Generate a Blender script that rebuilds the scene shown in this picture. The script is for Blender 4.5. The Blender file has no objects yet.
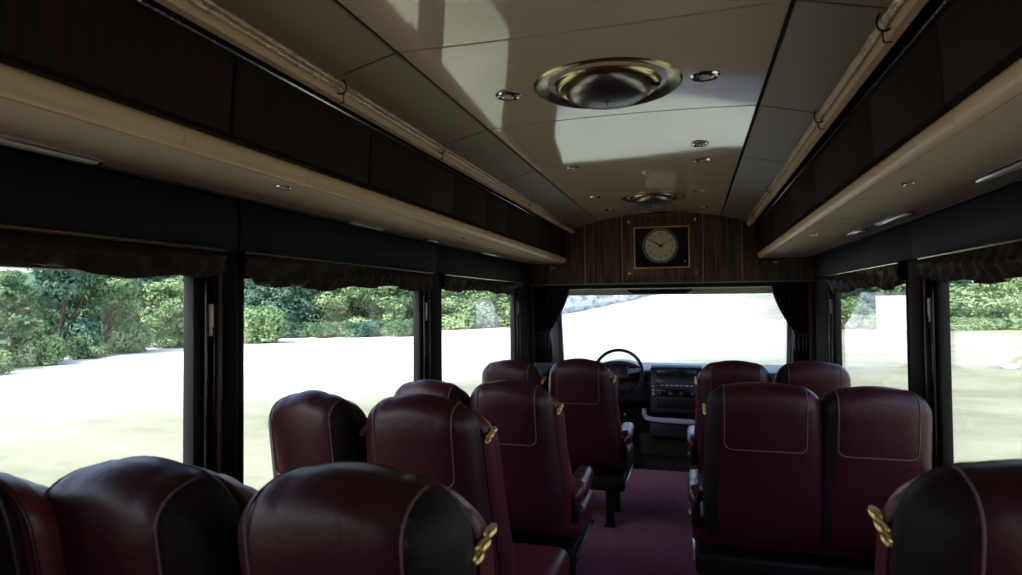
import bpy, bmesh, math, random
from mathutils import Vector, Matrix, noise
random.seed(7)
PI = math.pi
scn = bpy.context.scene
COL = scn.collection

# ------------------------------------------------------------------ materials
def mat(name, base, rough=0.5, metal=0.0, coat=0.0, coat_rough=0.1, bump=0.0, bscale=40, var=0.0, vscale=6,
        stretch=(1, 1, 1), spec=0.5, sheen=0.0):
    m = bpy.data.materials.new(name); m.use_nodes = True
    nt = m.node_tree; b = nt.nodes['Principled BSDF']
    b.inputs['Base Color'].default_value = (*base, 1)
    b.inputs['Roughness'].default_value = rough
    b.inputs['Metallic'].default_value = metal
    b.inputs['Coat Weight'].default_value = coat
    b.inputs['Coat Roughness'].default_value = coat_rough
    b.inputs['Specular IOR Level'].default_value = spec
    if sheen: b.inputs['Sheen Weight'].default_value = sheen
    if bump or var:
        tc = nt.nodes.new('ShaderNodeTexCoord'); mp = nt.nodes.new('ShaderNodeMapping')
        mp.inputs['Scale'].default_value = stretch
        nt.links.new(tc.outputs['Object'], mp.inputs['Vector'])
    if var:
        n = nt.nodes.new('ShaderNodeTexNoise'); n.inputs['Scale'].default_value = vscale
        n.inputs['Detail'].default_value = 5
        nt.links.new(mp.outputs[0], n.inputs['Vector'])
        r = nt.nodes.new('ShaderNodeMapRange')
        r.inputs['From Min'].default_value = 0.3; r.inputs['From Max'].default_value = 0.7
        r.inputs['To Min'].default_value = 1 - var; r.inputs['To Max'].default_value = 1 + var
        nt.links.new(n.outputs['Fac'], r.inputs['Value'])
        mx = nt.nodes.new('ShaderNodeMix'); mx.data_type = 'RGBA'; mx.blend_type = 'MULTIPLY'
        mx.inputs[0].default_value = 1; mx.inputs[6].default_value = (*base, 1)
        nt.links.new(r.outputs[0], mx.inputs[7]); nt.links.new(mx.outputs[2], b.inputs['Base Color'])
    if bump:
        n2 = nt.nodes.new('ShaderNodeTexNoise'); n2.inputs['Scale'].default_value = bscale
        n2.inputs['Detail'].default_value = 4
        nt.links.new(mp.outputs[0], n2.inputs['Vector'])
        bp = nt.nodes.new('ShaderNodeBump'); bp.inputs['Strength'].default_value = bump
        bp.inputs['Distance'].default_value = 0.01
        nt.links.new(n2.outputs['Fac'], bp.inputs['Height']); nt.links.new(bp.outputs[0], b.inputs['Normal'])
        if coat: nt.links.new(bp.outputs[0], b.inputs['Coat Normal'])
    return m

def glass(name, tint, haze=0.0, haze_col=(0.9, 0.93, 1.0)):
    m = bpy.data.materials.new(name); m.use_nodes = True
    nt = m.node_tree; nt.nodes.clear()
    out = nt.nodes.new('ShaderNodeOutputMaterial')
    tr = nt.nodes.new('ShaderNodeBsdfTransparent'); tr.inputs[0].default_value = (*tint, 1)
    gl = nt.nodes.new('ShaderNodeBsdfGlossy'); gl.inputs['Roughness'].default_value = 0.02
    lw_ = nt.nodes.new('ShaderNodeLayerWeight'); lw_.inputs['Blend'].default_value = 0.5
    pw = nt.nodes.new('ShaderNodeMath'); pw.operation = 'POWER'; pw.inputs[1].default_value = 5
    fr = nt.nodes.new('ShaderNodeMath'); fr.operation = 'MULTIPLY_ADD'; fr.inputs[1].default_value = 0.7; fr.inputs[2].default_value = 0.03
    nt.links.new(lw_.outputs['Facing'], pw.inputs[0]); nt.links.new(pw.outputs[0], fr.inputs[0])
    mx = nt.nodes.new('ShaderNodeMixShader')
    nt.links.new(fr.outputs[0], mx.inputs[0]); nt.links.new(tr.outputs[0], mx.inputs[1]); nt.links.new(gl.outputs[0], mx.inputs[2])
    last = mx
    if haze:
        tl = nt.nodes.new('ShaderNodeBsdfTranslucent'); tl.inputs[0].default_value = (*haze_col, 1)
        m2 = nt.nodes.new('ShaderNodeMixShader'); m2.inputs[0].default_value = haze
        nt.links.new(mx.outputs[0], m2.inputs[1]); nt.links.new(tl.outputs[0], m2.inputs[2]); last = m2
    nt.links.new(last.outputs[0], out.inputs[0])
    return m

M = {}
M['leather'] = mat('burgundy_leather', (0.042, 0.0055, 0.0105), 0.44, spec=0.4, coat=0.05, coat_rough=0.3, bump=0.12, bscale=55, var=0.2, vscale=5)
M['leather_wing'] = mat('burgundy_bolster_leather', (0.12, 0.015, 0.022), 0.42, spec=0.4, coat=0.1, bump=0.12, bscale=55, var=0.2, vscale=5)
M['leather_dark'] = mat('black_leather_and_shade', (0.012, 0.005, 0.008), 0.6, spec=0.25, bump=0.35, bscale=30)
M['arm_leather'] = mat('worn_burgundy_leather', (0.13, 0.016, 0.035), 0.2, coat=0.8, coat_rough=0.12, bump=0.8, bscale=60, var=0.3)
M['piping'] = mat('piping_cord', (0.035, 0.01, 0.015), 0.45)
M['stitch'] = mat('pale_stitching', (0.16, 0.085, 0.095), 0.6)
M['gold'] = mat('brass_clasp', (0.85, 0.58, 0.22), 0.3, metal=0.7)
M['brass'] = mat('polished_brass', (0.50, 0.42, 0.22), 0.22, metal=1.0)
M['chrome'] = mat('chrome', (0.8, 0.8, 0.82), 0.08, metal=1.0)
M['steel'] = mat('brushed_steel', (0.72, 0.70, 0.70), 0.25, metal=1.0)
M['cream'] = mat('cream_vinyl', (0.86, 0.62, 0.43), 0.38, var=0.06, vscale=3)
M['cream_flat'] = mat('cream_panel', (0.48, 0.37, 0.29), 0.6)
M['ceiling'] = mat('glossy_ceiling_laminate', (0.72, 0.58, 0.51), 0.06, coat=0.5, coat_rough=0.04, spec=0.9, bump=0.02, bscale=2.5)
M['ceiling_side'] = mat('ceiling_side_panel', (0.32, 0.26, 0.22), 0.45)
M['seam'] = mat('dark_seam', (0.01, 0.008, 0.007), 0.8)
M['black'] = mat('black_trim', (0.008, 0.008, 0.009), 0.55, spec=0.2)
M['black_gloss'] = mat('black_gloss', (0.008, 0.008, 0.01), 0.2)
M['dark_wall'] = mat('charcoal_wall_vinyl', (0.007, 0.0065, 0.006), 0.7, spec=0.2)
M['pillar'] = mat('dark_olive_pillar', (0.004, 0.004, 0.0035), 0.75, spec=0.15)
M['brown_trim'] = mat('brown_trim', (0.05, 0.028, 0.018), 0.4)
M['navy'] = mat('navy_padded_vinyl', (0.006, 0.009, 0.019), 0.7, spec=0.2, bump=0.1, bscale=200)
M['valance'] = mat('dark_brown_valance_satin', (0.026, 0.012, 0.010), 0.6, spec=0.25, bump=0.2, bscale=30)
M['curtain'] = mat('black_plum_curtain', (0.016, 0.011, 0.017), 0.7, bump=0.1, bscale=60)
M['plum'] = mat('plum_curtain_tie', (0.05, 0.025, 0.05), 0.5)
M['carpet'] = mat('burgundy_carpet', (0.24, 0.036, 0.10), 0.95, bump=0.7, bscale=260, var=0.35, vscale=25, sheen=0.2)
M['dash'] = mat('dark_blue_grey_dash', (0.018, 0.021, 0.032), 0.38, bump=0.05, bscale=300)
M['dash_light'] = mat('pale_grey_plastic', (0.42, 0.46, 0.56), 0.35)
M['dash_mid'] = mat('radio_face', (0.05, 0.06, 0.085), 0.25)
M['rubber'] = mat('black_rubber_mat', (0.01, 0.01, 0.011), 0.8)
M['white_plastic'] = mat('white_plastic', (0.75, 0.73, 0.68), 0.35)
M['grey_lining'] = mat('grey_lining', (0.45, 0.44, 0.42), 0.7)
M['dial'] = mat('cream_clock_dial', (0.72, 0.64, 0.48), 0.5)
M['ink'] = mat('black_ink', (0.01, 0.01, 0.01), 0.5)
M['glass_side'] = glass('side_window_glass', (0.96, 0.955, 0.97))
M['glass_front'] = glass('windscreen_glass', (0.94, 0.94, 0.99), 0.08)
M['lens'] = mat('lamp_lens', (0.75, 0.75, 0.72), 0.15, coat=0.5)
M['white_paint'] = mat('white_paint', (0.40, 0.43, 0.50), 0.6)
M['bark'] = mat('tree_bark', (0.07, 0.05, 0.035), 0.9)
M['shell'] = mat('bus_body_paint', (0.30, 0.28, 0.25), 0.4)

def wood(name, c1, c2, rough, axis='Z', gloss=0.0, scale=60):
    m = bpy.data.materials.new(name); m.use_nodes = True
    nt = m.node_tree; b = nt.nodes['Principled BSDF']
    tc = nt.nodes.new('ShaderNodeTexCoord'); mp = nt.nodes.new('ShaderNodeMapping')
    mp.inputs['Scale'].default_value = (1, 1, 0.06) if axis == 'Z' else (1, 0.06, 1)
    nt.links.new(tc.outputs['Object'], mp.inputs['Vector'])
    n = nt.nodes.new('ShaderNodeTexNoise'); n.inputs['Scale'].default_value = scale; n.inputs['Detail'].default_value = 6
    nt.links.new(mp.outputs[0], n.inputs['Vector'])
    cr = nt.nodes.new('ShaderNodeValToRGB')
    cr.color_ramp.elements[0].position = 0.35; cr.color_ramp.elements[0].color = (*c1, 1)
    cr.color_ramp.elements[1].position = 0.7; cr.color_ramp.elements[1].color = (*c2, 1)
    nt.links.new(n.outputs['Fac'], cr.inputs[0]); nt.links.new(cr.outputs[0], b.inputs['Base Color'])
    b.inputs['Roughness'].default_value = rough; b.inputs['Coat Weight'].default_value = gloss
    b.inputs['Coat Roughness'].default_value = 0.15
    return m
M['wood'] = wood('dark_walnut_panel', (0.022, 0.010, 0.007), (0.17, 0.09, 0.055), 0.45, scale=38)
M['door_wood'] = wood('dark_mahogany_locker', (0.016, 0.006, 0.006), (0.036, 0.012, 0.011), 0.6)
M['door_wood'].node_tree.nodes['Principled BSDF'].inputs['Specular IOR Level'].default_value = 0.2

def leaf_mat(name, c1, c2):
    m = bpy.data.materials.new(name); m.use_nodes = True
    nt = m.node_tree; nt.nodes.clear()
    out = nt.nodes.new('ShaderNodeOutputMaterial')
    tc = nt.nodes.new('ShaderNodeTexCoord')
    n = nt.nodes.new('ShaderNodeTexNoise'); n.inputs['Scale'].default_value = 0.9; n.inputs['Detail'].default_value = 6
    nt.links.new(tc.outputs['Object'], n.inputs['Vector'])
    cr = nt.nodes.new('ShaderNodeValToRGB')
    cr.color_ramp.elements[0].position = 0.35; cr.color_ramp.elements[0].color = (*c1, 1)
    cr.color_ramp.elements[1].position = 0.68; cr.color_ramp.elements[1].color = (*c2, 1)
    nt.links.new(n.outputs['Fac'], cr.inputs[0])
    d = nt.nodes.new('ShaderNodeBsdfDiffuse'); t = nt.nodes.new('ShaderNodeBsdfTranslucent')
    nt.links.new(cr.outputs[0], d.inputs[0]); nt.links.new(cr.outputs[0], t.inputs[0])
    mx = nt.nodes.new('ShaderNodeMixShader'); mx.inputs[0].default_value = 0.3
    nt.links.new(d.outputs[0], mx.inputs[1]); nt.links.new(t.outputs[0], mx.inputs[2])
    nt.links.new(mx.outputs[0], out.inputs[0])
    return m
M['leaf_mid'] = leaf_mat('mid_green_leaves', (0.05, 0.12, 0.06), (0.25, 0.35, 0.18))
M['leaf_light'] = leaf_mat('light_green_leaves', (0.12, 0.22, 0.10), (0.38, 0.50, 0.26))
M['leaf_dark'] = leaf_mat('dark_green_leaves', (0.03, 0.085, 0.065), (0.16, 0.27, 0.18))
M['leaf_haze'] = leaf_mat('distant_leaves_haze_tint', (0.48, 0.54, 0.56), (0.62, 0.68, 0.70))  # distance haze painted into the leaf colour

def meadow_mat():
    m = bpy.data.materials.new('mown_meadow'); m.use_nodes = True
    nt = m.node_tree; b = nt.nodes['Principled BSDF']; b.inputs['Roughness'].default_value = 0.9
    tc = nt.nodes.new('ShaderNodeTexCoord'); L = nt.links
    n = nt.nodes.new('ShaderNodeTexNoise'); n.inputs['Scale'].default_value = 0.22; n.inputs['Detail'].default_value = 9
    n.inputs['Roughness'].default_value = 0.68
    mp = nt.nodes.new('ShaderNodeMapping'); mp.inputs['Scale'].default_value = (1.0, 1.6, 1)
    mp.inputs['Rotation'].default_value = (0, 0, 0.5)
    L.new(tc.outputs['Object'], mp.inputs[0]); L.new(mp.outputs[0], n.inputs['Vector'])
    cr = nt.nodes.new('ShaderNodeValToRGB')
    cr.color_ramp.elements[0].position = 0.36; cr.color_ramp.elements[0].color = (0.135, 0.155, 0.085, 1)
    cr.color_ramp.elements[1].position = 0.60; cr.color_ramp.elements[1].color = (0.24, 0.255, 0.17, 1)
    L.new(n.outputs['Fac'], cr.inputs[0])
    # view-angle sheen painted in: grass paler away from the bus, left and uphill
    sx = nt.nodes.new('ShaderNodeSeparateXYZ'); L.new(tc.outputs['Object'], sx.inputs[0])
    n3 = nt.nodes.new('ShaderNodeTexNoise'); n3.inputs['Scale'].default_value = 0.08; L.new(tc.outputs['Object'], n3.inputs['Vector'])
    ad = nt.nodes.new('ShaderNodeMath'); ad.operation = 'MULTIPLY_ADD'; ad.inputs[1].default_value = 8
    yy = nt.nodes.new('ShaderNodeMapRange'); yy.inputs['From Min'].default_value = 8; yy.inputs['From Max'].default_value = 35
    yy.inputs['To Max'].default_value = 19; L.new(sx.outputs[1], yy.inputs['Value'])
    sb = nt.nodes.new('ShaderNodeMath'); sb.operation = 'SUBTRACT'; L.new(sx.outputs[0], sb.inputs[0]); L.new(yy.outputs[0], sb.inputs[1])
    L.new(n3.outputs['Fac'], ad.inputs[0]); L.new(sb.outputs[0], ad.inputs[2])
    r = nt.nodes.new('ShaderNodeMapRange'); r.inputs['From Min'].default_value = -5; r.inputs['From Max'].default_value = -20
    L.new(ad.outputs[0], r.inputs['Value'])
    mx = nt.nodes.new('ShaderNodeMix'); mx.data_type = 'RGBA'
    L.new(r.outputs[0], mx.inputs[0]); L.new(cr.outputs[0], mx.inputs[6]); 
    cr2 = nt.nodes.new('ShaderNodeValToRGB')
    cr2.color_ramp.elements[0].position = 0.3; cr2.color_ramp.elements[0].color = (0.44, 0.45, 0.37, 1)
    cr2.color_ramp.elements[1].position = 0.6; cr2.color_ramp.elements[1].color = (0.66, 0.67, 0.60, 1)
    L.new(n.outputs['Fac'], cr2.inputs[0]); L.new(cr2.outputs[0], mx.inputs[7])
    # woodland floor beyond the left treeline
    r2 = nt.nodes.new('ShaderNodeMapRange'); r2.inputs['From Min'].default_value = -27; r2.inputs['From Max'].default_value = -31
    L.new(sx.outputs[0], r2.inputs['Value'])
    mx2 = nt.nodes.new('ShaderNodeMix'); mx2.data_type = 'RGBA'; L.new(r2.outputs[0], mx2.inputs[0])
    L.new(mx.outputs[2], mx2.inputs[6]); mx2.inputs[7].default_value = (0.05, 0.10, 0.045, 1)
    L.new(mx2.outputs[2], b.inputs['Base Color'])
    return m
M['meadow'] = meadow_mat()

# ------------------------------------------------------------------ mesh helpers
class MB:
    def __init__(s): s.v = []; s.f = []; s.mi = []
    def add(s, vs, fs, mi=0):
        o = len(s.v); s.v += [tuple(p) for p in vs]
        s.f += [tuple(i + o for i in f) for f in fs]; s.mi += [mi] * len(fs)
        return s
    def box(s, x0, x1, y0, y1, z0, z1, bev=0.0, seg=2, mi=0, mtx=None):
        bm = bmesh.new(); bmesh.ops.create_cube(bm, size=1)
        for v in bm.verts:
            v.co = Vector(((x0 + x1) / 2 + v.co.x * (x1 - x0), (y0 + y1) / 2 + v.co.y * (y1 - y0), (z0 + z1) / 2 + v.co.z * (z1 - z0)))
        if bev: bmesh.ops.bevel(bm, geom=bm.edges[:], offset=bev, segments=seg, profile=0.5, affect='EDGES', clamp_overlap=True)
        if mtx: bm.transform(mtx)
        bm.verts.index_update()
        s.add([v.co[:] for v in bm.verts], [[v.index for v in f.verts] for f in bm.faces], mi); bm.free()
        return s
    def tube(s, pts, r, n=8, closed=False, mi=0, caps=True):
        pts = [Vector(p) for p in pts]; N = len(pts); rr = r if isinstance(r, (list, tuple)) else [r] * N
        rings = []; up = None
        for i, p in enumerate(pts):
            a = pts[(i - 1) % N] if (closed or i > 0) else p
            b = pts[(i + 1) % N] if (closed or i < N - 1) else p
            t = (b - a).normalized()
            if up is None:
                up = Vector((0, 0, 1)) if abs(t.z) < 0.9 else Vector((1, 0, 0))
            u = (up - t * up.dot(t))
            if u.length < 1e-6: u = t.orthogonal()
            u.normalize(); w = t.cross(u); up = u
            rings.append([p + (u * math.cos(2 * PI * k / n) + w * math.sin(2 * PI * k / n)) * rr[i] for k in range(n)])
        vs = [q for rg in rings for q in rg]; fs = []
        for i in range(N if closed else N - 1):
            j = (i + 1) % N
            for k in range(n): fs.append((i * n + k, i * n + (k + 1) % n, j * n + (k + 1) % n, j * n + k))
        if not closed and caps:
            fs.append(tuple(range(n))[::-1]); fs.append(tuple((N - 1) * n + k for k in range(n)))
        return s.add(vs, fs, mi)
    def lathe(s, prof, c=(0, 0, 0), n=32, axis='Z', sx=1, sy=1, mi=0):
        # prof = [(radius, height)]; axis Z up
        vs = []; fs = []
        for (r, h) in prof:
            for k in range(n):
                a = 2 * PI * k / n; x, y, z = r * math.cos(a) * sx, r * math.sin(a) * sy, h
                if axis == 'Y': x, y, z = x, h, y
                vs.append((c[0] + x, c[1] + y, c[2] + z))
        for i in range(len(prof) - 1):
            for k in range(n): fs.append((i * n + k, i * n + (k + 1) % n, (i + 1) * n + (k + 1) % n, (i + 1) * n + k))
        fs.append(tuple(range(n))[::-1]); fs.append(tuple((len(prof) - 1) * n + k for k in range(n)))
        return s.add(vs, fs, mi)
    def rings(s, rings, mi=0, cap=True, closed=True, sym=False):
        n = len(rings[0]); vs = [p for r in rings for p in r]; fs = []
        for i in range(len(rings) - 1):
            for k in range(n if closed else n - 1): fs.append((i * n + k, i * n + (k + 1) % n, (i + 1) * n + (k + 1) % n, (i + 1) * n + k))
        if sym:
            for o_ in (0, (len(rings) - 1) * n):
                for k in range(n // 2 - (1 if n % 2 == 0 else 0)): fs.append((o_ + k, o_ + k + 1, o_ + n - 2 - k, o_ + n - 1 - k) if k + 1 != n - 2 - k else (o_ + k, o_ + k + 1, o_ + n - 1 - k))
        elif cap: fs.append(tuple(range(n))[::-1]); fs.append(tuple((len(rings) - 1) * n + k for k in range(n)))
        return s.add(vs, fs, mi)
    def build(s, name, mats, parent=None, smooth=True, loc=None, angle=40):
        me = bpy.data.meshes.new(name); me.from_pydata(s.v, [], s.f)
        bm = bmesh.new(); bm.from_mesh(me); bmesh.ops.recalc_face_normals(bm, faces=bm.faces[:]); bm.to_mesh(me); bm.free()
        if not isinstance(mats, (list, tuple)): mats = [mats]
        for m in mats: me.materials.append(m)
        me.polygons.foreach_set('material_index', s.mi)
        if smooth:
            me.polygons.foreach_set('use_smooth', [True] * len(me.polygons))
            me.set_sharp_from_angle(angle=math.radians(angle))
        me.update()
        o = bpy.data.objects.new(name, me); COL.objects.link(o)
        if loc: o.location = loc
        if parent: o.parent = parent
        return o

def empty(name, loc=(0, 0, 0), rz=0):
    o = bpy.data.objects.new(name, None); COL.objects.link(o)
    o.empty_display_size = 0.05; o.location = loc; o.rotation_euler = (0, 0, rz); return o
def tag(o, label, cat, group=None, kind=None):
    if label: o['label'] = label
    if cat: o['category'] = cat
    if group: o['group'] = group
    if kind: o['kind'] = kind
    return o
def struct(o, label=None, cat=None):
    o['kind'] = 'structure'
    if label: o['label'] = label
    if cat: o['category'] = cat
    return o
def copy_tree(o, parent=None):
    c = o.copy(); COL.objects.link(c)
    if parent: c.parent = parent
    for ch in [q for q in list(bpy.data.objects) if q.parent == o]: copy_tree(ch, c)
    return c
def prism(mb, prof, y0, y1, mi=0):   # prof: (x,z) list, closed, extruded along y
    n = len(prof); vs = [(x, y0, z) for x, z in prof] + [(x, y1, z) for x, z in prof]
    fs = [(k, (k + 1) % n, n + (k + 1) % n, n + k) for k in range(n)] + [tuple(range(n))[::-1], tuple(range(n, 2 * n))]
    return mb.add(vs, fs, mi)
def text(s, size, loc, m, parent, name, rot=(PI / 2, 0, 0), ext=0.0006):
    cu = bpy.data.curves.new(name, 'FONT'); cu.body = s; cu.size = size; cu.extrude = ext
    cu.align_x = 'CENTER'; cu.align_y = 'CENTER'
    cu.materials.append(m)
    t_ = bpy.data.objects.new(name, cu); COL.objects.link(t_)
    me = bpy.data.meshes.new_from_object(t_); bpy.data.objects.remove(t_)
    o = bpy.data.objects.new(name, me); COL.objects.link(o); o.location = loc; o.rotation_euler = rot
    o.parent = parent; return o

# ------------------------------------------------------------------ bus shell
XL, XR = -1.20, 1.215
YB, YF = -1.75, 5.55
WT = 1.60      # window top
WS = 0.74      # window sill
ZR = 2.36
CX = -0.03     # ceiling centre line

SG = ((-2.6, -0.046), (-1.0, -0.042), (0.6, -0.030), (1.6, -0.006), (2.4, 0.012), (3.0, 0.015), (3.5, 0.010), (4.2, 0.020), (4.9, 0.040), (5.6, 0.055), (6.3, 0.06))
def SAG(y):      # ceiling arch profile; slight waves added to steer the windscreen reflection
    for k in range(1, len(SG) - 2):
        if y <= SG[k + 1][0] or k == len(SG) - 3:
            (x0, p0), (x1, p1), (x2, p2), (x3, p3) = SG[k - 1:k + 3]
            m1 = (p2 - p0) / (x2 - x0); m2 = (p3 - p1) / (x3 - x1); h = x2 - x1; t = max(0, min(1, (y - x1) / h))
            return (2 * t ** 3 - 3 * t * t + 1) * p1 + (t ** 3 - 2 * t * t + t) * h * m1 + (-2 * t ** 3 + 3 * t * t) * p2 + (t ** 3 - t * t) * h * m2
def ceil_z(x, y=YF):
    d = abs(x - CX)
    sag = SAG(y)
    if d <= 0.525: return 2.205 + sag * (1 - (d / 0.525) ** 2)
    return 2.205 - 0.05 * (d - 0.525) / 0.2

fl = MB().box(XL - 0.06, XR + 0.06, YB, 5.62, -0.06, 0.0).build('floor', M['carpet'], smooth=False); struct(fl)
cf = MB().box(XL - 0.06, XR + 0.06, 5.62, 7.2, -0.10, -0.02).build('floor_cab', M['rubber'], smooth=False); struct(cf)

WL = [(-1.50, -0.20), (0.02, 1.534), (1.735, 3.152), (3.451, 5.06)]
WR = [(-1.75 + 0.2, -0.10), (1.25 - 1.15, 1.20), (1.45, 2.81), (3.28, 4.66)]
WR = [(-1.50, -0.35), (-0.15, 1.18), (1.43, 2.905), (3.29, 4.81)]

def side_wall(name, x, sgn, wins):
    # sgn: -1 left wall, +1 right wall (outward direction)
    xo = x + sgn * 0.035; a, b = min(x, xo), max(x, xo)
    m = MB()
    m.box(a, b, YB, 5.62, -0.9, WS)
    m.box(a, b, YB, 5.62, WT, ZR)
    ys = [YB] + [q for w in wins for q in w] + [5.62]
    for i in range(0, len(ys), 2): m.box(a, b, ys[i], ys[i + 1], WS, WT)
    w = m.build(name, M['dark_wall'], smooth=False); struct(w)
    # padded navy panels above the windows, split over each pillar
    mids = [YB] + [(wins[i][1] + 0.12 + wins[i + 1][0]) / 2 + 0.02 for i in range(len(wins) - 1)] + [YF]
    for i in range(len(mids) - 1):
        y0, y1 = mids[i] + 0.006, mids[i + 1] - 0.006
        rings = []
        N = 14
        prof = [(0, 1.655), (0.022, 1.663), (0.038, 1.70), (0.042, 1.745), (0.036, 1.79), (0.02, 1.822), (0, 1.83)]
        for k in range(N + 1):
            t = k / N; y = y0 + (y1 - y0) * t
            e = min(1, min(k, N - k) / 1.0) if 0 else (0.35 if k in (0, N) else 1)
            rings.append([(x - sgn * (d * e + 0.001), y, z) for d, z in prof])
        p = MB().rings(rings, closed=False, cap=False)
        p.build('padded_panel', M['navy'], w)
    for i, (y0, y1) in enumerate(wins):
        nxt = wins[i + 1][0] if i + 1 < len(wins) else YF - 0.03
        # brown strip + rounded column cover between the windows
        bt = MB().box(min(x, x - sgn * 0.03), max(x, x - sgn * 0.03), y1 + 0.072, y1 + 0.09, 0.5, 1.655, 0.004)
        bt.build('brown_strip', M['brown_trim'], w)
        if i + 1 < len(wins): nxt = nxt * (abs(x - 0.25) - 0.035) / abs(x - 0.25) if nxt > 0 else nxt
        if nxt - (y1 + 0.095) > 0.02:
            c = MB().box(min(x, x - sgn * 0.035), max(x, x - sgn * 0.035), y1 + 0.095, min(nxt - 0.002, y1 + 0.55), 0.3, 1.655, 0.015, 3)
            c.build('pillar_cover', M['pillar'], w)
    # wall ledge under the windows
    MB().box(min(x, x - sgn * 0.012), max(x, x - sgn * 0.012), YB, YF, WS - 0.06, WS - 0.01, 0.005, 3).build('ledge', M['dark_wall'], w)
    return w
wl = side_wall('wall_left', XL, -1, WL)
wr = side_wall('wall_right', XR, 1, WR)

WIN_N = [0]
def window(x, sgn, y0, y1, where, vis=True):
    WIN_N[0] += 1
    w = empty('window_%d' % WIN_N[0], (x, (y0 + y1) / 2, WS)); struct(w)
    w['label'] = 'bus side window, ' + where
    L = (y1 - y0) / 2; H = WT - WS
    m = MB(); f = 0.022
    a, b = (-sgn * 0.004, sgn * 0.036); a, b = min(a, b), max(a, b)
    m.box(a, b, -L, -L + 0.018, 0, H, 0.004); m.box(a, b, L - 0.003, L + 0.028, 0, H, 0.004)
    m.box(a, b, -L, L, 0, 0.03, 0.004); m.box(a, b, -L, L, H - 0.03, H, 0.004)
    m.build('window_frame', M['black'], w)
    MB().box(min(sgn * 0.020, sgn * 0.025), max(sgn * 0.020, sgn * 0.025), -L + 0.01, L, 0.02, H - 0.02).build('pane', M['glass_side'], w, smooth=False)
    # blind channel
    g = MB(); a2, b2 = min(0, -sgn * 0.02), max(0, -sgn * 0.02)
    g.box(a2, b2, L + 0.030, L + 0.038, -0.1, H + 0.04, 0.002); g.box(a2, b2, L + 0.062, L + 0.072, -0.1, H + 0.04, 0.002)
    g.build('blind_channel', M['black_gloss'], w)
    la = MB()
    zc = 1.40 - WS
    la.box(-0.008, 0.008, L + 0.043, L + 0.057, zc + 0.01, zc + 0.085, 0.005, 3)
    la.box(-0.006, 0.006, L + 0.045, L + 0.055, zc - 0.015, zc + 0.002, 0.003, 2)
    la.lathe([(0.006, zc - 0.01), (0.006, zc + 0.01)], (0, L + 0.05, 0), 12)
    lo = la.build('latch', M['white_plastic'], w); lo.location = (-sgn * 0.018, 0, 0); lo['label'] = 'small pale plastic blind latch'
    return w
lw = ['behind the camera on the left side', 'nearest in view on the left with thick tree crowns outside', 'second on the left with the tall wood outside', 'foremost on the left before the curtain']
rw = ['rearmost on the right side', 'beside the rear right seat', 'nearest in view on the right with light bushes outside', 'foremost on the right with the white shed outside']
for (y0, y1), s in zip(WL, lw): window(XL, -1, y0, y1, s)
for (y0, y1), s in zip(WR, rw): window(XR, 1, y0, y1, s)

# valances with rods
def valance(x, sgn, y0, y1, label, seed, drop):
    root = empty('window_valance', (x - sgn * 0.03, y0, 1.652))
    tag(root, label, 'valance', 'ruched valances over the windows')
    L = y1 - y0
    MB().tube([(-sgn * 0.012, -0.0, 0.0), (-sgn * 0.012, L, 0.0)], 0.0055, 8).build('rod', M['brass'], root)
    rnd = random.Random(seed); ph = [rnd.uniform(0, 6) for _ in range(6)]
    N = int(L / 0.012); R = 9
    front = []
    for i in range(N + 1):
        y = L * i / N
        d = drop + 0.012 * math.sin(y * 5.3 + ph[0]) + 0.007 * math.sin(y * 17 + ph[1])
        e = min(1, min(y, L - y) / 0.08)
        d *= 0.75 + 0.25 * e
        col = []
        for j in range(R + 1):
            t = j / R
            fold = 0.008 * math.sin(y * 70 + ph[2] + 2 * math.sin(y * 6 + 3 * t)) + 0.006 * math.sin(y * 31 + 6 * t + ph[3])
            roll = 0.018 * math.sin(t * PI) + 0.006 * math.sin(t * 9 + y * 4)
            col.append((-sgn * (0.004 + roll + fold * (0.3 + t)), y, -0.006 - d * t))
        front.append(col)
    back = [[(p[0] + sgn * 0.006, p[1], p[2]) for p in c[::-1]] for c in front]
    MB().rings([f + b for f, b in zip(front, back)]).build('ruffled_cloth', M['valance'], root)
    return root
for i, (y0, y1) in enumerate(WL):
    valance(XL, -1, y0 - 0.03, y1 + 0.09, ['dark brown ruched valance over the left window behind the camera', 'dark brown ruched valance over the nearest left window', 'dark brown ruched valance over the second left window in view, swagged lowest',
        'short dark brown ruched valance over the foremost left window'][i], i, [0.075, 0.075, 0.095, 0.085][i])
for i, (y0, y1) in enumerate(WR):
    valance(XR, 1, y0 - 0.03, y1 + 0.09, ['dark brown ruched valance over the rearmost right window', 'dark brown ruched valance beside the rear right seat', 'dark brown ruched valance over the nearest right window in view',
        'dark brown ruched valance over the foremost right window, above the white shed'][i], 10 + i, [0.08, 0.08, 0.10, 0.11][i])

# ceiling ------------------------------------------------------------
cm = MB()
seams = [YB, -0.90, -0.06, 0.775, 1.61, 2.445, 3.29, 4.13, 4.90, YF]
g = 0.005
for a, b in zip(seams[:-1], seams[1:]):
    for xs, mi in (([CX - 0.525 + 1.05 * k / 14 for k in range(15)], 0), ([CX - 0.745 + 0.215 * k / 3 for k in range(4)], 1), ([CX + 0.53 + 0.215 * k / 3 for k in range(4)], 1)):
        xs = [xs[0] + g] + xs[1:-1] + [xs[-1] - g]
        rg_ = []
        for k in range(13):
            y = a + g + (b - a - 2 * g) * k / 12; bot = [(x, y, ceil_z(x, y)) for x in xs]
            rg_.append(bot + [(x, y_, z + 0.02) for x, y_, z in bot[::-1]])
        cm.rings(rg_, mi)
xs = [CX - 0.75 + 1.5 * k / 24 for k in range(25)]
cm.rings([[(x, y, ceil_z(x, y) + 0.012) for x in xs] + [(x, y, ceil_z(x, y) + 0.03) for x in xs[::-1]] for y in [YB + (YF - YB) * k / 30 for k in range(31)]], 2)
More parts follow.
